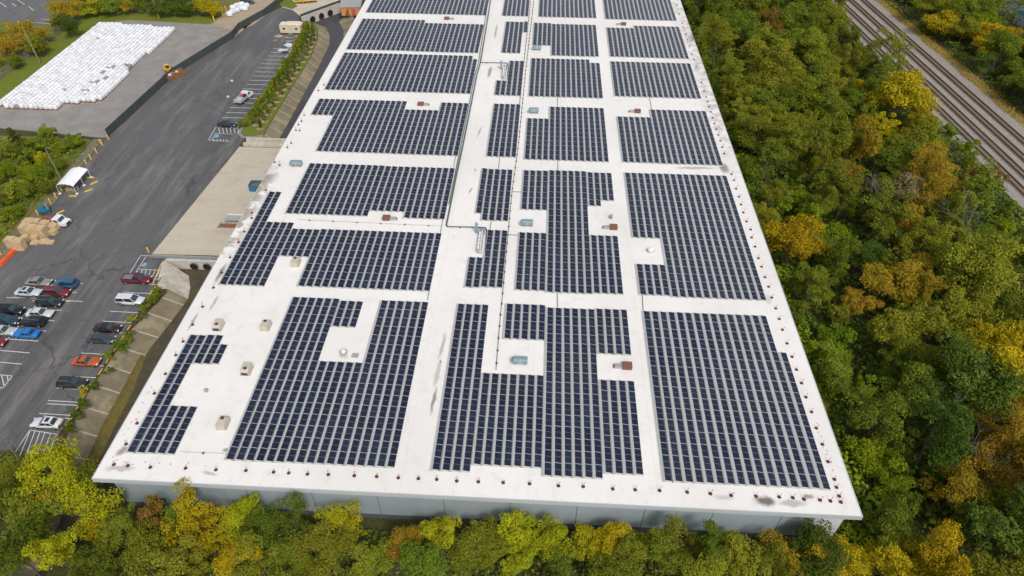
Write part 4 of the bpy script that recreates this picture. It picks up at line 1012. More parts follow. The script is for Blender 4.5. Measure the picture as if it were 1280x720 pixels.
def f_mead(rs):
    x, y = rs.uniform(-165, -112.4), rs.uniform(92, 146); return (x, y) if x < -112.2-max(0,(y-121)*.05) else None
carpet('meadow_weeds', 12000, f_mead, 'V', zf=lambda x, y, r: abs(r.normal())*.35, size=.26, seed=4)
carpet('meadow_weeds', 6000, f_mead, 'G', zf=lambda x, y, r: abs(r.normal())*.4, size=.24, seed=8)
def f_bank(rs):
    x, y = rs.uniform(-215, -159), rs.uniform(150, 262); return (x, y) if not (x < -162 and y > 206) else None
carpet('bank_weeds', 6000, f_bank, 'O', zf=lambda x, y, r: abs(r.normal())*.4, size=.3, seed=9)
def f_verge(rs):
    s = rs.uniform(-20, 180); o = rs.uniform(4.6, 8.4)+.8*math.sin(s*.3); return rp(s, o)
carpet('dry_weeds', 4500, f_verge, 'A', zf=lambda x, y, r: abs(r.normal())*.3, size=.22, seed=10)
def put_shrub(px, py, key, s, label, group, zc=1.0, name='shrub', var=None):
    x, y = g(px, py, zc*s); return tree(name, rng.choice(var or SHRUB), key, x, y, s, label, 'shrub', group)
for a, b, k, s in [(790,95,'V',.75),(765,140,'G',.95),(730,180,'G',1.0),(705,222,'D',1.0),(658,238,'L',.75),(650,315,'G',.85),(622,350,'G',1.0),(600,390,'G',1.0),(548,412,'V',.9),(540,490,'D',.85),(478,570,'D',.9),(428,590,'Y',.8),(418,665,'G',.9),(390,710,'D',.9),(775,128,'G',.8),(636,333,'V',.8)]:
    put_shrub(a/4, 340+b/4, k, s*.85, WORDS[k]+' rounded shrub in the mulch bed by the bays', 'shrubs in the mulch bed')
for a, b, k, s in [(840,45,'D',.8),(775,160,'D',.9),(705,275,'G',1.0)]:
    put_shrub(a/8, 500+b/8, k, s*.85, WORDS[k]+' rounded shrub at the near end of the mulch bed', 'shrubs in the mulch bed')
for px, py, k, s in [(24,186,'G',.8),(40,222,'V',.85),(30,243,'G',.7),(58,168,'V',.6),(76,186,'O',.55),(50,200,'L',.6),(90,181,'G',.5),(10,216,'V',.7),(62,236,'G',.6),(100,178,'V',.45),(42,182,'O',.6),(8,250,'G',.65),(20,268,'V',.5),(70,205,'G',.65),(5,190,'O',.6),(52,222,'G',.7)]:
    s *= .8; x, y = g(px, py, 3*s); tree('bush', rng.choice(BUSHY), k, x, y, s, 'big rounded %s bush in the weedy field left of the lot' % WORDS[k], 'bush', 'big bushes in the weedy field')
for i in range(90):
    x, y = U(-150, -113.5), U(96, 146)
    if pix(x, y, 1)[0] < -30 or x > -113.5-(y-120)*.05: continue
    k = rng.choice('GVGOVOG'); s = U(.8, 1.9)
    tree('shrub', rng.choice(SHRUB), k, x, y, s, '%s %s shrub in the weedy field left of the lot' % ('large' if s > 1.35 else 'small', WORDS[k]), 'shrub', 'shrubs in the weedy field')
for i in range(30):
    x, y = U(-205, -159), U(150, 206); k = rng.choice('OAOGY'); s = U(.8, 1.6)
    tree('shrub', rng.choice(SHRUB), k, x, y, s, '%s %s shrub on the rough bank behind the lawn' % ('large' if s > 1.3 else 'small', WORDS[k]), 'shrub', 'shrubs on the rough bank')
# arborvitae rows on the planting strip
mulch = MB(); y = 155.4; k = 0
def strip_off(y): return 0 if y < 200 else -((y-200)/22)**2*4
while y < 219:
    for x, dy in ((-75.0,1.8),(-73.3,0)):
        x += strip_off(y+dy)+U(-.15,.15); s = U(.95,1.3)
        tree('arborvitae', rng.choice(CONE), 'D' if rng.random() < .6 else 'G', x, y+dy, s, 'narrow dark green arborvitae in the double row on the planting strip', 'evergreen shrub', 'arborvitae on the planting strip')
        n = 9; c = [(x+math.cos(2*math.pi*i/n)*.95, y+dy-.25+math.sin(2*math.pi*i/n)*.8) for i in range(n)]; mulch.poly(c, .028)
    for j in range(3):
        x = -77.3+strip_off(y+j*1.2)*.6+U(-.5,.5); s = U(.5,.95); kk = rng.choice('OOGGAGV')
        tree('shrub', rng.choice(SHRUB), kk, x, y+j*1.2, s, '%s shrub on the lot side of the arborvitae row' % WORDS[kk], 'shrub', 'low shrubs beside the arborvitae')
    y += 3.65; k += 1
struct(mulch.build('mulch_rings', ground_mat('pink_mulch', [(.42,.29,.19),(.34,.22,.14)], [1.5])))
# ================================================================== VEHICLES
M_glass = mat('car_glass', (.018,.03,.036), .08, 0, .1, 1, .8)
M_screen_g = mat('windscreen_glass', (.03,.062,.066), .08, 0, .1, 1, .8)
M_tyre = mat('tyre_rubber', (.015,.015,.015), .9)
M_rim = mat('alloy_rim', (.42,.42,.42), .35, .6, .05)
M_chrome = mat('bright_trim', (.6,.6,.6), .25, .7, .05)
M_lampw = mat('headlamp_lens', (.75,.75,.72), .15, 0, .05)
M_lampr = mat('tail_lamp_lens', (.45,.02,.02), .2, 0, .1)
M_blackpl = mat('black_plastic', (.02,.02,.021), .6)
def paint(name, c, metal=.2):
    key = 'paint_'+name
    if key in MATS: return MATS[key]
    t = NT(key); f = t.noise(1.2, 3); t.color(t.mix(f, tuple(x*.92 for x in c), tuple(min(1, x*1.06) for x in c)))
    t.b.inputs['Roughness'].default_value = .32; t.b.inputs['Metallic'].default_value = metal
    t.b.inputs['Coat Weight'].default_value = .5; t.b.inputs['Coat Roughness'].default_value = .08
    MATS[key] = t.m; return t.m
# kind: L, W, H, beltline, hood z, trunk z, cabin base rear/front x, roof rear/front x (fraction of L from the rear)
CARS = {'sedan': (4.75,1.82,1.46,.92,.90,.98,.13,.70,.29,.53), 'coupe': (4.7,1.86,1.36,.86,.88,.93,.15,.66,.33,.50), 'suv': (4.75,1.88,1.74,1.02,1.04,1.05,.02,.70,.07,.55),
        'van': (5.05,1.96,1.76,.98,.98,1.0,.01,.78,.05,.60), 'pickup': (5.6,1.96,1.82,1.06,1.08,1.06,.42,.72,.46,.61)}
def soften(me, w):
    bm = bmesh.new(); bm.from_mesh(me)
    bmesh.ops.bevel(bm, geom=[e for e in bm.edges if e.is_manifold and e.calc_face_angle(0) > .5], offset=w, segments=2, affect='EDGES', clamp_overlap=True)
    for f in bm.faces: f.smooth = True
    bm.to_mesh(me); bm.free()
def car(kind, pname, pc, px, py, face, label, cat='car', rack=False, sunroof=False, dz=.7, rz=0.0, at=None):
    L, W, H, B, HZ, TZ, cr, cf, rr, rf = CARS[kind]
    x, y = at or g(px, py, dz)
    t = thing({'pickup':'pickup_truck','suv':'parked_suv','van':'minivan'}.get(kind, 'parked_car'), label, cat, (x, y, .016), rz+(0 if face > 0 else math.pi), 'cars parked on the lot' if pname else None)
    P = paint(pname, pc); X = lambda f: -L/2+f*L
    w = W/2
    def sec(xx, zt, hw, zl=.24):
        return [(xx,-hw*.9,zl),(xx,hw*.9,zl),(xx,hw,zl+.18),(xx,hw*1.0,zt*.62),(xx,hw*.955,zt-.1),(xx,hw*.84,zt),(xx,-hw*.84,zt),(xx,-hw*.955,zt-.1),(xx,-hw,zt*.62),(xx,-hw,zl+.18)]
    mb = MB()
    tz = TZ if kind not in ('suv','van') else B
    mb.loft([sec(X(0), tz*.86, w*.86, .38), sec(X(.012), tz*.94, w*.93, .3), sec(X(.07), tz, w), sec(X(cr), max(tz,B), w), sec(X((cr+cf)/2), B, w), sec(X(cf), HZ+.03, w), sec(X(.86), HZ*.93, w*.98), sec(X(.955), HZ*.82, w*.92), sec(X(.995), HZ*.68, w*.8, .34)])
    body = mb.build('body', P, t, smooth=False); fixn(body.data); soften(body.data, .05)
    # cabin: painted pillars and roof with the panes set 4 mm proud
    wb, wr = w*.93, w*.74
    base = [(X(cr),-wb*.95,B-.02),(X(cf),-wb,B-.02),(X(cf),wb,B-.02),(X(cr),wb*.95,B-.02)]
    roof = [(X(rr),-wr,H-.06),(X(rf),-wr,H-.03),(X(rf),wr,H-.03),(X(rr),wr,H-.06)]
    crown = [(X(rr)+.15,-wr*.75,H),(X(rf)-.15,-wr*.75,H),(X(rf)-.15,wr*.75,H),(X(rr)+.15,wr*.75,H)]
    cb = MB().loft([base, roof, crown]); o = cb.build('cabin', P, t); fixn(o.data)
    MB().box((0,0,.27),(L*.9,W*.93,.16)).build('sill_shadow', M_blackpl, t)  # black slab: sill, plus shade under the body put in as dark colour
    def pane(a, b, c, d, m, nm, fx=.06, fz0=.06, fz1=.1, prox=.006):
        a, b, c, d = map(Vector, (a, b, c, d)); n = (b-a).cross(d-a).normalized()
        ctr = (a+b+c+d)/4
        if n.dot(ctr-Vector((X((cr+cf)/2),0,B+.2))) < 0: n = -n
        q = lambda u, v: a.lerp(b, u).lerp(d.lerp(c, u), v)+n*prox
        return MB().quad(q(fx, fz0), q(1-fx, fz0), q(1-fx, 1-fz1), q(fx, 1-fz1)).build(nm, m, t)
    pane(base[1], base[2], roof[2], roof[1], M_screen_g, 'windscreen')
    pane(base[3], base[0], roof[0], roof[3], M_glass, 'rear_window', .07, .12, .14)
    for s0, s1, r0_, r1_ in ((base[0],base[1],roof[1],roof[0]), (base[2],base[3],roof[3],roof[2])):
        a, b, c, d = map(Vector, (s0, s1, r0_, r1_))
        m0, m1 = a.lerp(b, .5), d.lerp(c, .5)
        pane(a, m0, m1, d, M_glass, 'side_window', .05, .04, .05); pane(m0, b, c, m1, M_glass, 'side_window', .035, .04, .05)
    wrad = .33 if kind in ('sedan','coupe') else .37
    wh_ = MB().tube((0,-.11,0),(0,.11,0), wrad, wrad, 16).mesh('wheel', M_tyre); ri = MB().tube((0,-.118,0),(0,.118,0), wrad*.62, wrad*.62, 12).mesh('rim', M_rim)
    for fx in (.175, .81):
        for s in (-1, 1):
            wo = obj('wheel', wh_, t, (X(fx), s*(w-.09), wrad)); obj('rim', ri, wo)
    for s in (-1, 1):
        MB().box((X(.972), s*w*.66, HZ*.74), (.16,.36,.14), -s*.3).build('headlight', M_lampw, t)
        MB().box((X(.012), s*w*.74, tz*.82), (.10,.30,.17)).build('tail_light', M_lampr, t)
        MB().box((X(cf)-.25, s*(w+.08), B+.04), (.14,.2,.13)).build('side_mirror', P, t)
    MB().box((X(.99), 0, .42), (.1,W*.78,.16)).build('bumper', M_blackpl, t); 
    if rack: 
        for s in (-1, 1): MB().box(((X(rr)+X(rf))/2, s*wr*.8, H+.03), ((rf-rr)*L*.9,.05,.05)).build('roof_rail', M_steel, t)
    if sunroof: MB().box((X(rf)-.6, 0, H+.002), (.62,.85,.012)).build('sunroof', M_glass, t)
    if kind == 'pickup':
        b = MB(); x0, x1 = X(.03), X(.405); xm = (x0+x1)/2
        b.box((xm, 0, TZ+.02), (x1-x0, W*.80, .03), mi=0)
        for s in (-1, 1): b.box((xm, s*W*.43, TZ+.12), (x1-x0, .1, .24), mi=1)
        b.box((x0, 0, TZ+.12), (.08, W*.8, .24), mi=1); b.build('cargo_bed', [mat('bed_cover', (.16,.2,.21), .5), P], t)
    return t
BLK, DGR = (.012,.013,.014), (.05,.06,.065)
car('sedan','tan_silver',(.30,.27,.23),48.5,352,1,'tan silver sedan in the farthest bay of the middle row')
car('suv','ocean_blue',(.03,.12,.22),81.5,354.5,-1,'blue estate SUV backed against the tan silver sedan')
car('sedan','silver_white',(.62,.63,.66),35.5,364.5,1,'white silver sedan with dark sunroof in second far bay',sunroof=True)
car('suv','dark_red',(.20,.02,.035),71.5,365,1,'dark red SUV between the blue estate and black SUV',rack=True)
car('suv','black_green',(.018,.026,.026),62.5,377.5,1,'black green SUV parked just below the dark red SUV',rack=True)
car('suv','black',BLK,13.5,387.5,1,'black SUV at the left edge beside a white sedan')
car('sedan','white',(.66,.67,.68),50,391,1,'white sedan nose out between two black SUVs')
car('suv','deep_teal',(.02,.05,.075),7,400.5,1,'dark teal blue SUV at the left edge under black SUV')
car('suv','soft_black',(.02,.018,.02),40.5,402,-1,'black SUV showing red tail light beside the bright blue coupe',rack=True)
car('sedan','pale_silver',(.5,.52,.52),3.5,413,1,'pale silver sedan cut by the left picture edge')
car('coupe','bright_blue',(.01,.19,.62),32.5,416,-1,'bright blue coupe in the middle row')
car('sedan','crimson',(.22,.02,.03),-10,427,1,'crimson sedan barely showing at the left picture edge')
car('pickup','maroon',(.15,.012,.035),171,348.5,1,'maroon pickup truck by the accessible bay','pickup truck')
car('van','clean_white',(.74,.75,.77),163,375,1,'white minivan parked against the mulch bed','minivan')
car('sedan','black_cherry',(.035,.012,.018),134.5,409.5,1,'black cherry sedan next to a dark grey sedan')
car('sedan','dark_grey',(.05,.065,.072),127,423,1,'dark grey sedan next to the black cherry sedan')
car('coupe','burnt_orange',(.50,.11,.02),108,451,1,'burnt orange coupe alone by the shrubs')
car('suv','charcoal',(.03,.032,.036),90,477.5,1,'charcoal SUV with roof rails behind a yellow shrub',rack=True,dz=.9)
car('sedan','pearl_white',(.76,.76,.76),58,528,-1,'pearl white sedan with sunroof beside the hatched bay',sunroof=True)
car('sedan','black_blue',(.012,.02,.028),283.5,155,1,'black sedan parked beside the upper accessible bay')
car('suv','navy',(.012,.025,.06),309,2,1,'navy SUV behind the wrapped bales at the top',rz=.1)
# flatbed truck with white cab
M_rust = ground_mat('rusty_steel', [(.20,.085,.04),(.13,.05,.03),(.28,.14,.07)], [.8,2.5])
def truck_cab(t, x, P, W=2.0, low=.5):
    w = W/2
    prof = [(x-.75,low),(x+1.95,low),(x+1.98,1.15),(x+.95,1.3),(x+.45,2.05),(x-.75,2.08)]
    mb = MB(); n = len(prof)
    mb.add([(a,-w,b) for a, b in prof]+[(a,w,b) for a, b in prof], [tuple(range(n)), tuple(range(2*n-1, n-1, -1))]+[(i, i+n, (i+1) % n+n, (i+1) % n) for i in range(n)])
    o = mb.build('cab', P, t); fixn(o.data)
    a, b = Vector((x+.95,0,1.3)), Vector((x+.45,0,2.05)); nn = Vector((.83,0,.55))*.008
    q = lambda u, s: a.lerp(b, u)+nn+Vector((0,s*w*.86,0))
    MB().quad(q(.08,-1), q(.08,1), q(.9,1), q(.9,-1)).build('windscreen', M_screen_g, t)
    for s in (-1, 1):
        MB().quad((x-.45,s*(w+.005),1.35),(x+.68,s*(w+.005),1.35),(x+.36,s*(w+.005),1.95),(x-.45,s*(w+.005),1.95)).build('side_window', M_glass, t)
        MB().box((x+1.96, s*w*.75, .95), (.08,.34,.2)).build('headlight', M_lampw, t)
    MB().box((x+1.99,0,.8), (.06,W*.55,.4)).build('grille', M_blackpl, t)
def wheels(t, xs, w, r=.42):
    m = MB().tube((0,-.14,0),(0,.14,0), r, r, 16).mesh('wheel', M_tyre); ri = MB().tube((0,-.148,0),(0,.148,0), r*.55, r*.55, 12).mesh('rim', M_rim)
    for xx in xs:
        for s in (-1, 1): obj('rim', ri, obj('wheel', m, t, (xx, s*w, r)))
x, y = g(66,276,.9); t = thing('flatbed_truck', 'white cab flatbed truck with long rust brown bed behind the box stacks', 'truck', (x, y, .016), -.1)
truck_cab(t, 1.6, paint('truck_white', (.74,.75,.76), 0)); wheels(t, (2.75,-2.2), .85)
MB().box((-1.5,0,1.0), (4.6,2.3,.16)).box((-1.5,0,.75), (5.2,.9,.3)).build('flatbed', M_rust, t); MB().box((.78,0,1.5), (.08,2.2,.9)).build('headboard', M_rust, t)
x, y = g(305,121,1.0); t = thing('work_truck', 'white work truck with loaded open grey bed on upper lot', 'truck', (x, y, .016), rad(78))
truck_cab(t, 1.2, paint('truck_white', (.74,.75,.76), 0)); wheels(t, (2.35,-1.9), .85)
mb = MB(); mb.box((-1.5,0,.95), (3.9,2.25,.12))
for s in (-1, 1): mb.box((-1.5,s*1.1,1.25), (3.9,.08,.6))
mb.box((-3.42,0,1.2), (.08,2.25,.5)); mb.build('cargo_bed', mat('bed_grey', (.38,.41,.42), .6), t)
ld = thing('truck_load', 'red and dark bundles piled in the work truck bed', 'cargo', (x, y, 1.05), rad(78))
MB().box((-.1,.45,.35), (.8,.7,.7), .3).build('bundle', mat('red_tarp',(.5,.08,.08),.7), ld); MB().box((-.2,-.5,.4), (.7,.7,.8), -.2).build('bundle', M_blackpl, ld); MB().box((-2.0,.1,.2), (1.9,1.5,.35), .1).build('sheet_stack', mat('grey_sheets',(.42,.46,.47),.5), ld)
# ================================================================== YARD OBJECTS
# white canopy tent
M_canvas = mat('white_canvas', (.80,.80,.82), .7, 0, .03, .8)
cc = Vector((*g(95,232,0), 0)); t = thing('canopy_tent', 'white arched canopy shelter on legs at the lot edge', 'canopy', (cc.x, cc.y, .016), rad(2))
Wt, Lt, Hs = 4.0, 7.0, 2.2; n = 8; mb = MB(); top = []; 
for i in range(n+1):
    a = math.pi*i/n; u = -Wt/2+Wt*i/n; z = Hs+.55*math.sin(a)**.8
    top.append((u, z))
for (u0, z0_), (u1, z1_) in zip(top[:-1], top[1:]):
    mb.quad((u0,-Lt/2,z0_),(u1,-Lt/2,z1_),(u1,Lt/2,z1_),(u0,Lt/2,z0_)); mb.quad((u0,-Lt/2,z0_-.05),(u0,Lt/2,z0_-.05),(u1,Lt/2,z1_-.05),(u1,-Lt/2,z1_-.05))
mb.build('canopy', M_canvas, t)
for s in (-1, 1):
    for v in (-Lt/2+.1, 0, Lt/2-.1):
        MB().tube((s*(Wt/2-.05),v,0),(s*(Wt/2-.05),v,Hs),.05,.05,8).build('leg', M_white, t); MB().box((s*(Wt/2-.05),v,.1), (.5,.5,.2)).build('foot_weight', M_white, t)
M_tan = mat('tan_clutter', (.32,.24,.14), .8, 0, .3, 2)
x, y = g(87,237,.4); t = thing('stored_goods', 'tan clutter stored under the near end of the canopy', 'stored goods', (x, y, .016)); MB().box((-.2,.3,.4),(1.4,.9,.8),.2).box((.9,-.1,.25),(.8,.6,.5),-.3).build('box_pile', M_tan, t); MB().tube((1.6,.5,0),(1.6,.5,.9),.3,.3,10).build('drum', M_steel, t)
ws = None
for k, (px, py, r_, lab) in enumerate([(113,222,.1,'yellow concrete wheel stop under the far canopy leg'),(117.5,228.5,.9,'yellow wheel stop right of the canopy, farther one'),(110.5,238,.85,'yellow wheel stop right of the canopy, nearer one'),(91,245,-.02,'yellow wheel stop lying in front of the canopy'),(75.5,265,.95,'yellow wheel stop behind the white flatbed cab')]):
    x, y = g(px, py, .1)
    if ws is None: ws = MB().box((0,0,.09),(1.8,.28,.18),taper=.92).mesh('wheel_stop', M_ybol)
    tag(obj('wheel_stop', ws, None, (x, y, .016), r_), lab, 'wheel stop', 'loose yellow wheel stops round the canopy')
# blue lift behind the flatbed
x, y = g(55,262,.8); t = thing('scissor_lift', 'blue machine parked at the lot edge by the flatbed truck', 'lift', (x, y, .016), .6)
M_blue = mat('machine_blue', (.02,.16,.30), .45, .1, .25, 2)
MB().box((0,0,.6),(2.3,1.5,.7)).build('chassis', M_blue, t); MB().box((-.3,0,1.3),(1.2,1.2,.7),taper=.85).build('engine_cover', M_blue, t); MB().box((.8,0,1.5),(.5,1.3,1.0)).build('operator_cage', M_steel, t); wheels(t, (-.8,.8), .75, .35)
# tan bale stacks
M_card = ground_mat('baled_cardboard', [(.50,.355,.19),(.40,.28,.15),(.56,.42,.25)], [.35,1.2])
def bale_stack(px, py, w, d, h, n, label, z=0):
    x, y = g(px, py, h/2); t = thing('cardboard_stack', label, 'cardboard stack', (x, y, .016), U(-.12,.12), 'stacks of baled cardboard on the lot')
    for k in range(n):
        hh = h/n; mb = MB(); mb.box((U(-.08,.08),U(-.08,.08),hh*(k+.5)), (w*U(.92,1.03), d*U(.92,1.03), hh*.9), U(-.05,.05)); mb.build('bale', M_card, t)
ST = [(15,303.5,2.0,1.7,2.3,3,'nearest tan stack beside the orange barrier, left half'),(24.5,305,2.0,1.7,2.3,3,'nearest tan stack beside the orange barrier, right half'),(32,298,1.2,1.4,1.6,2,'small tan stack wedged between the two big piles'),(33,287,1.9,1.8,2.6,3,'big tan pile front row, leftmost stack'),(42,289,1.9,1.8,2.6,3,'big tan pile front row, second stack'),(52,289.5,2.0,1.8,2.4,3,'big tan pile front row, stack above the flat bales'),(37,279.5,1.9,1.8,2.1,3,'big tan pile back row, leftmost stack'),(46,280.5,1.9,1.8,2.2,3,'big tan pile back row, middle stack'),(56.5,282,1.8,1.7,1.9,3,'big tan pile back row, right stack by the flatbed'),(67,284,1.7,1.6,1.4,2,'low tan stack right of the big pile, farther one'),(66.5,290,1.5,1.4,1.0,1,'low tan stack right of the big pile, nearer one'),(44,297,1.5,1.3,1.0,2,'low tan stack in front of the big pile'),(43,303.5,1.6,1.3,.4,1,'flat tan bale lying in front, left'),(55,301.5,1.8,1.5,.45,1,'flat tan bale lying in front, middle'),(63,302.5,1.4,1.3,.4,1,'flat tan bale lying in front, right')]
for s in ST: bale_stack(*s)
# orange barrier
M_or = mat('orange_plastic', (.75,.10,.015), .5, 0, .12, 1.5)
for a, b, lab in [((-1,331),(8.5,321),'orange plastic barrier segment at the left picture edge'),((9.5,320),(17.5,311.5),'orange plastic barrier segment touching the cardboard stack')]:
    A, Bv = Vector((*g(*a,.4), 0)), Vector((*g(*b,.4), 0)); d = Bv-A; t = thing('orange_barrier', lab, 'barrier', ((A.x+Bv.x)/2, (A.y+Bv.y)/2, .016), math.atan2(d.y, d.x), 'orange barriers by the cardboard stacks')
    MB().box((0,0,.26),(d.length,.95,.52),taper=.9).build('shell', M_or, t); MB().box((0,0,.54),(d.length*.8,.3,.05)).build('top_ridge', M_or, t)
# dumpsters
def dumpster(name, label, px, py, rz, L, W, H, m, fill=None, dz=None):
    x, y = g(px, py, dz if dz is not None else H*.6); t = thing(name, label, 'dumpster', (x, y, .02), rz)
    mb = MB()
    for s in (-1, 1): mb.box((0,s*W/2,H/2),(L,.1,H)); mb.box((s*L/2,0,H/2),(.1,W-.1,H))
    for k in range(4): 
        for s in (-1, 1): mb.box((-L/2+L*(k+.5)/4,s*(W/2+.08),H/2),(.12,.1,H*.9))
    mb.build('container', m, t); MB().box((0,0,H*.6),(L-.1,W-.1,.12)).build('floor', M_rust, t)
    return t
t = dumpster('roll_off_dumpster','rusty roll off dumpster full of debris against the dark fence',219,94,rad(58),6.0,2.3,1.5,M_rust,dz=.6)
db = thing('debris_pile', 'jumbled yellow and tan debris heaped in the rusty dumpster', 'debris', t.location, t.rotation_euler[2])
for k, (c, d, m) in enumerate([((-1.6,.2,1.4),(1.6,.5,.35),M_tan),((-1.9,-.5,1.55),(.7,.5,.4),M_white),((-.3,-.2,1.5),(2.0,.25,.2),M_tan),((.5,-.6,1.6),(.5,.4,.5),M_white),((1.2,.4,1.3),(2.0,1.2,.5),M_rust),((-.9,.5,1.35),(.9,.6,.4),M_galv),((0,0,1.0),(5.4,1.9,.5),M_rust)]):
    MB().box(c, d, U(-1,1) if k < 6 else 0).build('debris_piece', m, db)
x, y = g(209,86,.9); t = thing('skid_loader', 'small yellow loader squeezed between dumpster and dark fence', 'loader', (x, y, .016), rad(40)); M_ylw = mat('machine_yellow', (.68,.42,.03), .5, 0, .15, 2)
MB().box((0,0,.75),(2.0,1.3,.9),taper=.9).build('chassis', M_ylw, t); MB().box((.1,0,1.6),(1.0,1.1,.9),taper=.9).build('cab', M_glass, t); MB().box((.1,0,2.1),(1.1,1.15,.1)).build('cab_roof', M_ylw, t); MB().box((1.5,0,.5),(.5,1.7,.7)).build('bucket', M_rust, t); wheels(t, (-.65,.65), .7, .4)
for s in (-1, 1): MB().tube((-.8,s*.72,1.5),(1.3,s*.72,.7),.09,.09,6).build('lift_arm', M_ylw, t)
dumpster('open_dumpster','blue and rust open dumpster at the roof edge on the apron',322,232,0,3.4,2.2,1.6,M_blue)
dumpster('open_dumpster','pale dumpster with rust brown inside below the dock awning',287,284,0,4.4,2.2,1.5,mat('pale_container',(.45,.43,.38),.7,0,.2,1.5))
x, y = g(292,277,1.2); t = thing('dock_awning','flat pale grey dock awning sticking out past the roof','awning',(x+1.2, y, .02)); MB().box((0,0,2.2),(5.2,2.0,.12)).build('roof_panel', M_galv, t); MB().box((0,1.0,2.3),(5.2,.12,.25)).build('edge_beam', M_white, t)
for s in (-1, 1): MB().tube((-2.3,s*.85,0),(-2.3,s*.85,2.15),.07,.07,6).build('leg', M_steel, t)
x, y = g(277.5,283,.7); t = thing('barricade','red and white striped barricade beside the pale dumpster','barricade',(x, y, .02), rad(60)); MB().box((0,0,.8),(1.7,.08,.3)).build('upper_board', M_white, t); MB().box((0,0,.4),(1.7,.08,.3)).build('lower_board', M_red, t)
for s in (-1, 1): MB().box((s*.6,0,.5),(.08,.5,1.0),taper=.4).build('leg', M_steel, t)
# site trailer
a, b = g(353,43), g(377,43); x, y = (a[0]+b[0])/2, a[1]+1.4; M_cream = mat('cream_siding', (.62,.53,.36), .7, 0, .06, 1)
t = thing('site_trailer','cream site trailer with two small windows at the planting strip end','trailer',(x-.2, y, .016), .02)
MB().box((0,0,1.75),(6.8,2.7,2.5)).build('wall', M_cream, t); MB().box((.3,0,3.04),(7.0,2.9,.1)).box((1.0,.1,3.2),(4.5,2.4,.25)).build('roof', mat('cream_roof',(.68,.6,.45),.7), t); MB().box((0,0,.3),(6.4,2.3,.4)).build('undercarriage', M_dark, t)
for s in (-2.0, 2.0):
    w_ = MB().box((s,-1.36,1.9),(1.0,.05,.85)).build('window', M_white, t); MB().box((s,-1.392,1.9),(.8,.02,.65)).build('pane', M_glass, w_)
MB().box((0,-1.36,1.45),(.85,.05,1.85)).build('door', mat('grey_door',(.5,.5,.47),.6), t); MB().box((0,-1.75,.3),(1.2,.8,.5)).build('step', M_steel, t)
# scattered building material below the trailer
x, y = g(360,48.5); jm = [('timber_stack','tan timber stack on the asphalt below the site trailer',361,48,(2.4,.9,.5),M_tan),('timber_stack','orange tan panels beside the strip below the trailer',372,46.5,(1.6,.8,.5),M_tan),('material_heap','grey steel scrap heap left of the timber below the trailer',349,46,(2.2,1.3,.7),M_galv),('material_heap','dark scrap heap between timber stack and pale sheeting',363,53,(2.6,1.2,.6),M_steel),('material_heap','small tan heap alone on the asphalt by the trailer',344.5,51,(1.2,.9,.4),M_tan),('crumpled_sheeting','pale blue plastic sheeting crumpled on upper bays, larger piece',360,57.5,(3.6,1.7,.7),mat('pale_sheeting',(.55,.62,.68),.5)),('crumpled_sheeting','pale blue plastic sheeting piece trailing down left',353.5,63.5,(2.6,1.0,.5),MATS['pale_sheeting']),('soil_heap','brown soil heap beside the pale blue sheeting',358.5,66.5,(2.6,1.0,.4),M_mulch)]
for nm, lab, px, py, d, m in jm:
    x, y = g(px, py); mb = MB(); rs = random.Random(px)
    for k in range(7): mb.box((rs.uniform(-.4,.4)*d[0], rs.uniform(-.35,.35)*d[1], d[2]*rs.uniform(.2,.6)), (d[0]*rs.uniform(.35,.6), d[1]*rs.uniform(.35,.6), d[2]*rs.uniform(.3,.6)), rs.uniform(-1,1), tilt=(rs.uniform(-.3,.3),'X'))
    tag(mb.build(nm, m, None, (x, y, .016)), lab, nm.split('_')[-1], None)
for px, py, lab in [(285,121.5,'small tan sack lying on the upper lot by the work truck'),(290,101.5,'tiny tan sack lying on open asphalt behind the work truck')]:
    x, y = g(px, py, .2); mb = MB(); lathe(mb, [(.1,0),(.45,.12),(.5,.4),(.25,.62),(.05,.66)], n=9); tag(mb.build('dropped_sack', mat('tan_sack',(.5,.42,.3),.8), None, (x, y, .016)), lab, 'sack')
# small buildings at the far edges
x, y = g(440,21); t = thing('annex_shed','grey roofed shed with orange front beside the far ditch','shed',(x-.5, y+1.5, .01), .1)
MB().box((0,1.5,1.5),(6.4,4.2,3.0)).build('wall', mat('orange_siding',(.62,.25,.10),.7,0,.12,1), t); MB().box((0,2.2,3.2),(7.2,6.0,.25),tilt=(.12,'X')).build('roof', mat('corrugated_grey',(.38,.37,.35),.5,.2,.2,1), t); MB().box((1.0,-.63,1.2),(1.4,.06,2.2)).build('door', mat('brick_door',(.42,.12,.06),.7), t)
tree('shrub', CONE[0], 'D', x-1.2, y-.6, .9, 'dark narrow evergreen in front of the orange shed', 'shrub', None)
x, y = g(383,3); t = thing('equipment_trailer','dark slatted trailer with yellow side rails at the top edge','trailer',(x, y, .02), .28)
MB().box((0,0,.8),(7.5,2.3,.2)).build('deck', M_dark, t); 
for s in (-1, 1): MB().box((0,s*1.2,1.0),(7.6,.12,.45)).build('side_rail', M_ylw, t)
for k in range(6): MB().box((-3+k*1.2,0,.95),(.2,2.2,.08)).build('slat', M_ylw, t)
wheels(t, (-1.0,1.0), 1.05, .4)
x, y = g(1272,34); t = thing('roadside_building','turquoise roofed low building at the top right corner','building',(x+6.5, y+1, .02), .3)
MB().box((0,0,2.0),(11,9,4.0)).build('wall', mat('pale_wall',(.5,.5,.47),.8), t); mb = MB(); mb.add([(-6,-5,4),(6,-5,4),(6,5,4),(-6,5,4),(-6,0,6.2),(6,0,6.2)], [(0,1,5,4),(2,3,4,5),(1,2,5),(3,0,4)]); mb.build('roof', mat('turquoise_roof',(.12,.42,.5),.5,.1), t)
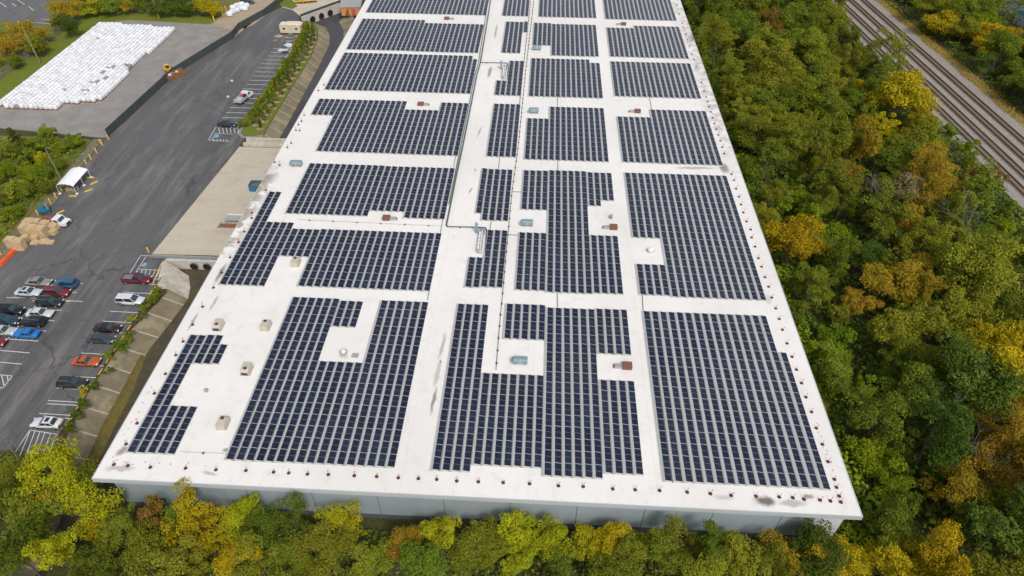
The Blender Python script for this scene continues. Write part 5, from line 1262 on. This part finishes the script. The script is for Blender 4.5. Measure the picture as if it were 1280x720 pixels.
# ================================================================== WHITE SACKS
M_sack = mat('white_woven_sack', (.70,.715,.74), .7, 0, .10, .35)
def sack_mat():
    t = NT('white_woven_sack'); gi = t.geo(); r = t._g.outputs['Random Per Island']; oi = t.n('ShaderNodeObjectInfo')
    f = t.math('FRACT', t.math('ADD', r, t.math('MULTIPLY', oi.outputs['Random'], 3.7)))
    c = t.mix(t.ramp(f, .0, .8, False), (.60,.61,.62), (.74,.755,.775))
    c = t.mix(t.math('MULTIPLY', t.ramp(t.noise(1.1, 4), .55, .75), .35), c, (.52,.5,.47))
    t.color(c); t.b.inputs['Roughness'].default_value = .7; return t.m
M_sack = sack_mat()
M_sackd = mat('bare_grey_sack', (.28,.24,.2), .85, 0, .25, 1.5)
M_pal = mat('red_pallet', (.26,.085,.075), .85, 0, .2, 3)
def sack_mesh(mb, x, y, s, rz, h, mi=0, seed=0):
    rs = random.Random(seed); n = 12; rings = []
    for f, r in ((0.0,.86),(.12,1.0),(.55,1.05),(.86,.97),(.98,.72),(1.06,.25),(1.1,.1)):
        rg = []
        for i in range(n):
            a = 2*math.pi*i/n; c, si = math.cos(a), math.sin(a); q = .56*r/((abs(c)**3.2+abs(si)**3.2)**(1/3.2))*s*rs.uniform(.96,1.04)
            xx, yy = c*q, si*q; rg.append((x+xx*math.cos(rz)-yy*math.sin(rz), y+xx*math.sin(rz)+yy*math.cos(rz), .14+h*f*rs.uniform(.985,1.015)))
        rings.append(rg)
    mb.loft(rings, mi)
BP = [(-148.2,162.2), (-131.8,161.2), (-130.4,164.4), (-123.4,166.8), (-121.6,168.4), (-121.9,184), (-123.2,185), (-123.2,197), (-121.2,198.5), (-120.9,216.3), (-147.8,219.2)]
cells = []
yy = 162.0
while yy < 219:
    xx = -147.6+ (.0 if int(yy*10) % 2 else .05)
    while xx < -120.8:
        if inside((xx, yy), BP): cells.append((xx+U(-.05,.05), yy+U(-.06,.06)))
        xx += 1.34
    yy += 1.2
bare = [g(px, py, 1.2) for px, py in [(136,84),(140,82.5),(132,87),(128.5,91),(133,96),(135,95),(119,100.5),(116,102),(106.5,111.5),(154,80),(158,80.5)]]
dark = [g(px, py, 1.2) for px, py in [(119,47.5),(123,47.5),(80.5,110.5),(20,131),(22,131.5)]]
cells.sort(key=lambda q: math.hypot(q[0], q[1]))
protos = [fixn((lambda m: (sack_mesh(m, 0, 0, 1.04, 0, 1.05, 0, k), m.mesh('bulk_sack', M_sack))[1])(MB())) for k in range(4)]
protos_b = [fixn((lambda m: (sack_mesh(m, 0, 0, 1.02, 0, .8, 0, 9+k), m.mesh('bulk_sack', M_sackd))[1])(MB())) for k in range(2)]
palm = MB().box((0,0,.08),(1.2,1.1,.13)).mesh('pallet', M_pal)
def nearp(c, L, d=.75): return any(math.dist(c, q) < d for q in L)
rest = MB(); cnt = 0
for k, c in enumerate(cells):
    if nearp(c, bare, .85) or nearp(c, dark, .6):
        tag(obj('bulk_sack', protos_b[k % 2], None, (c[0], c[1], .012), U(-.1,.1)), 'low uncovered brown grey sack among the white bulk sacks', 'sack', 'uncovered sacks in the white block'); continue
    edge = nearp((c[0], c[1]-1.2), [], .1) or not inside((c[0], c[1]-1.35), BP)
    if cnt < 285:
        cnt += 1
        o = tag(obj('bulk_sack', protos[k % 4], None, (c[0], c[1], .012+(.1 if edge else 0)), U(-.08,.08)), 'white bulk sack on a red pallet along the near edge' if edge else 'white bulk sack in the near part of the dense block', 'sack', 'white bulk sacks at the near edge' if edge else 'white bulk sacks on the gravel yard'); o.scale = (U(.98,1.05), U(.98,1.05), U(.95,1.05))
        if edge: obj('pallet', palm, o, (0,0,-.08))
    else: sack_mesh(rest, c[0], c[1], U(1.0,1.08), U(-.06,.06), U(1.0,1.1), 0, k)
o = rest.build('bulk_sacks_far', M_sack); fixn(o.data); o['kind'] = 'stuff'; o.name = 'bulk_sack_block'
for k, (px, py) in enumerate([(287,17),(291,14),(291,9),(296,12),(296,6.5),(301,9.5),(302,5),(306,10),(308,6.5)]):
    x, y = g(px, py, .8); o = tag(obj('wrapped_bale', protos[k % 4], None, (x, y, .016), .3), 'large white wrapped bale in the pile on tan sand', 'bale', 'wrapped bales on the sand'); o.scale = (1.7,1.7,1.2)
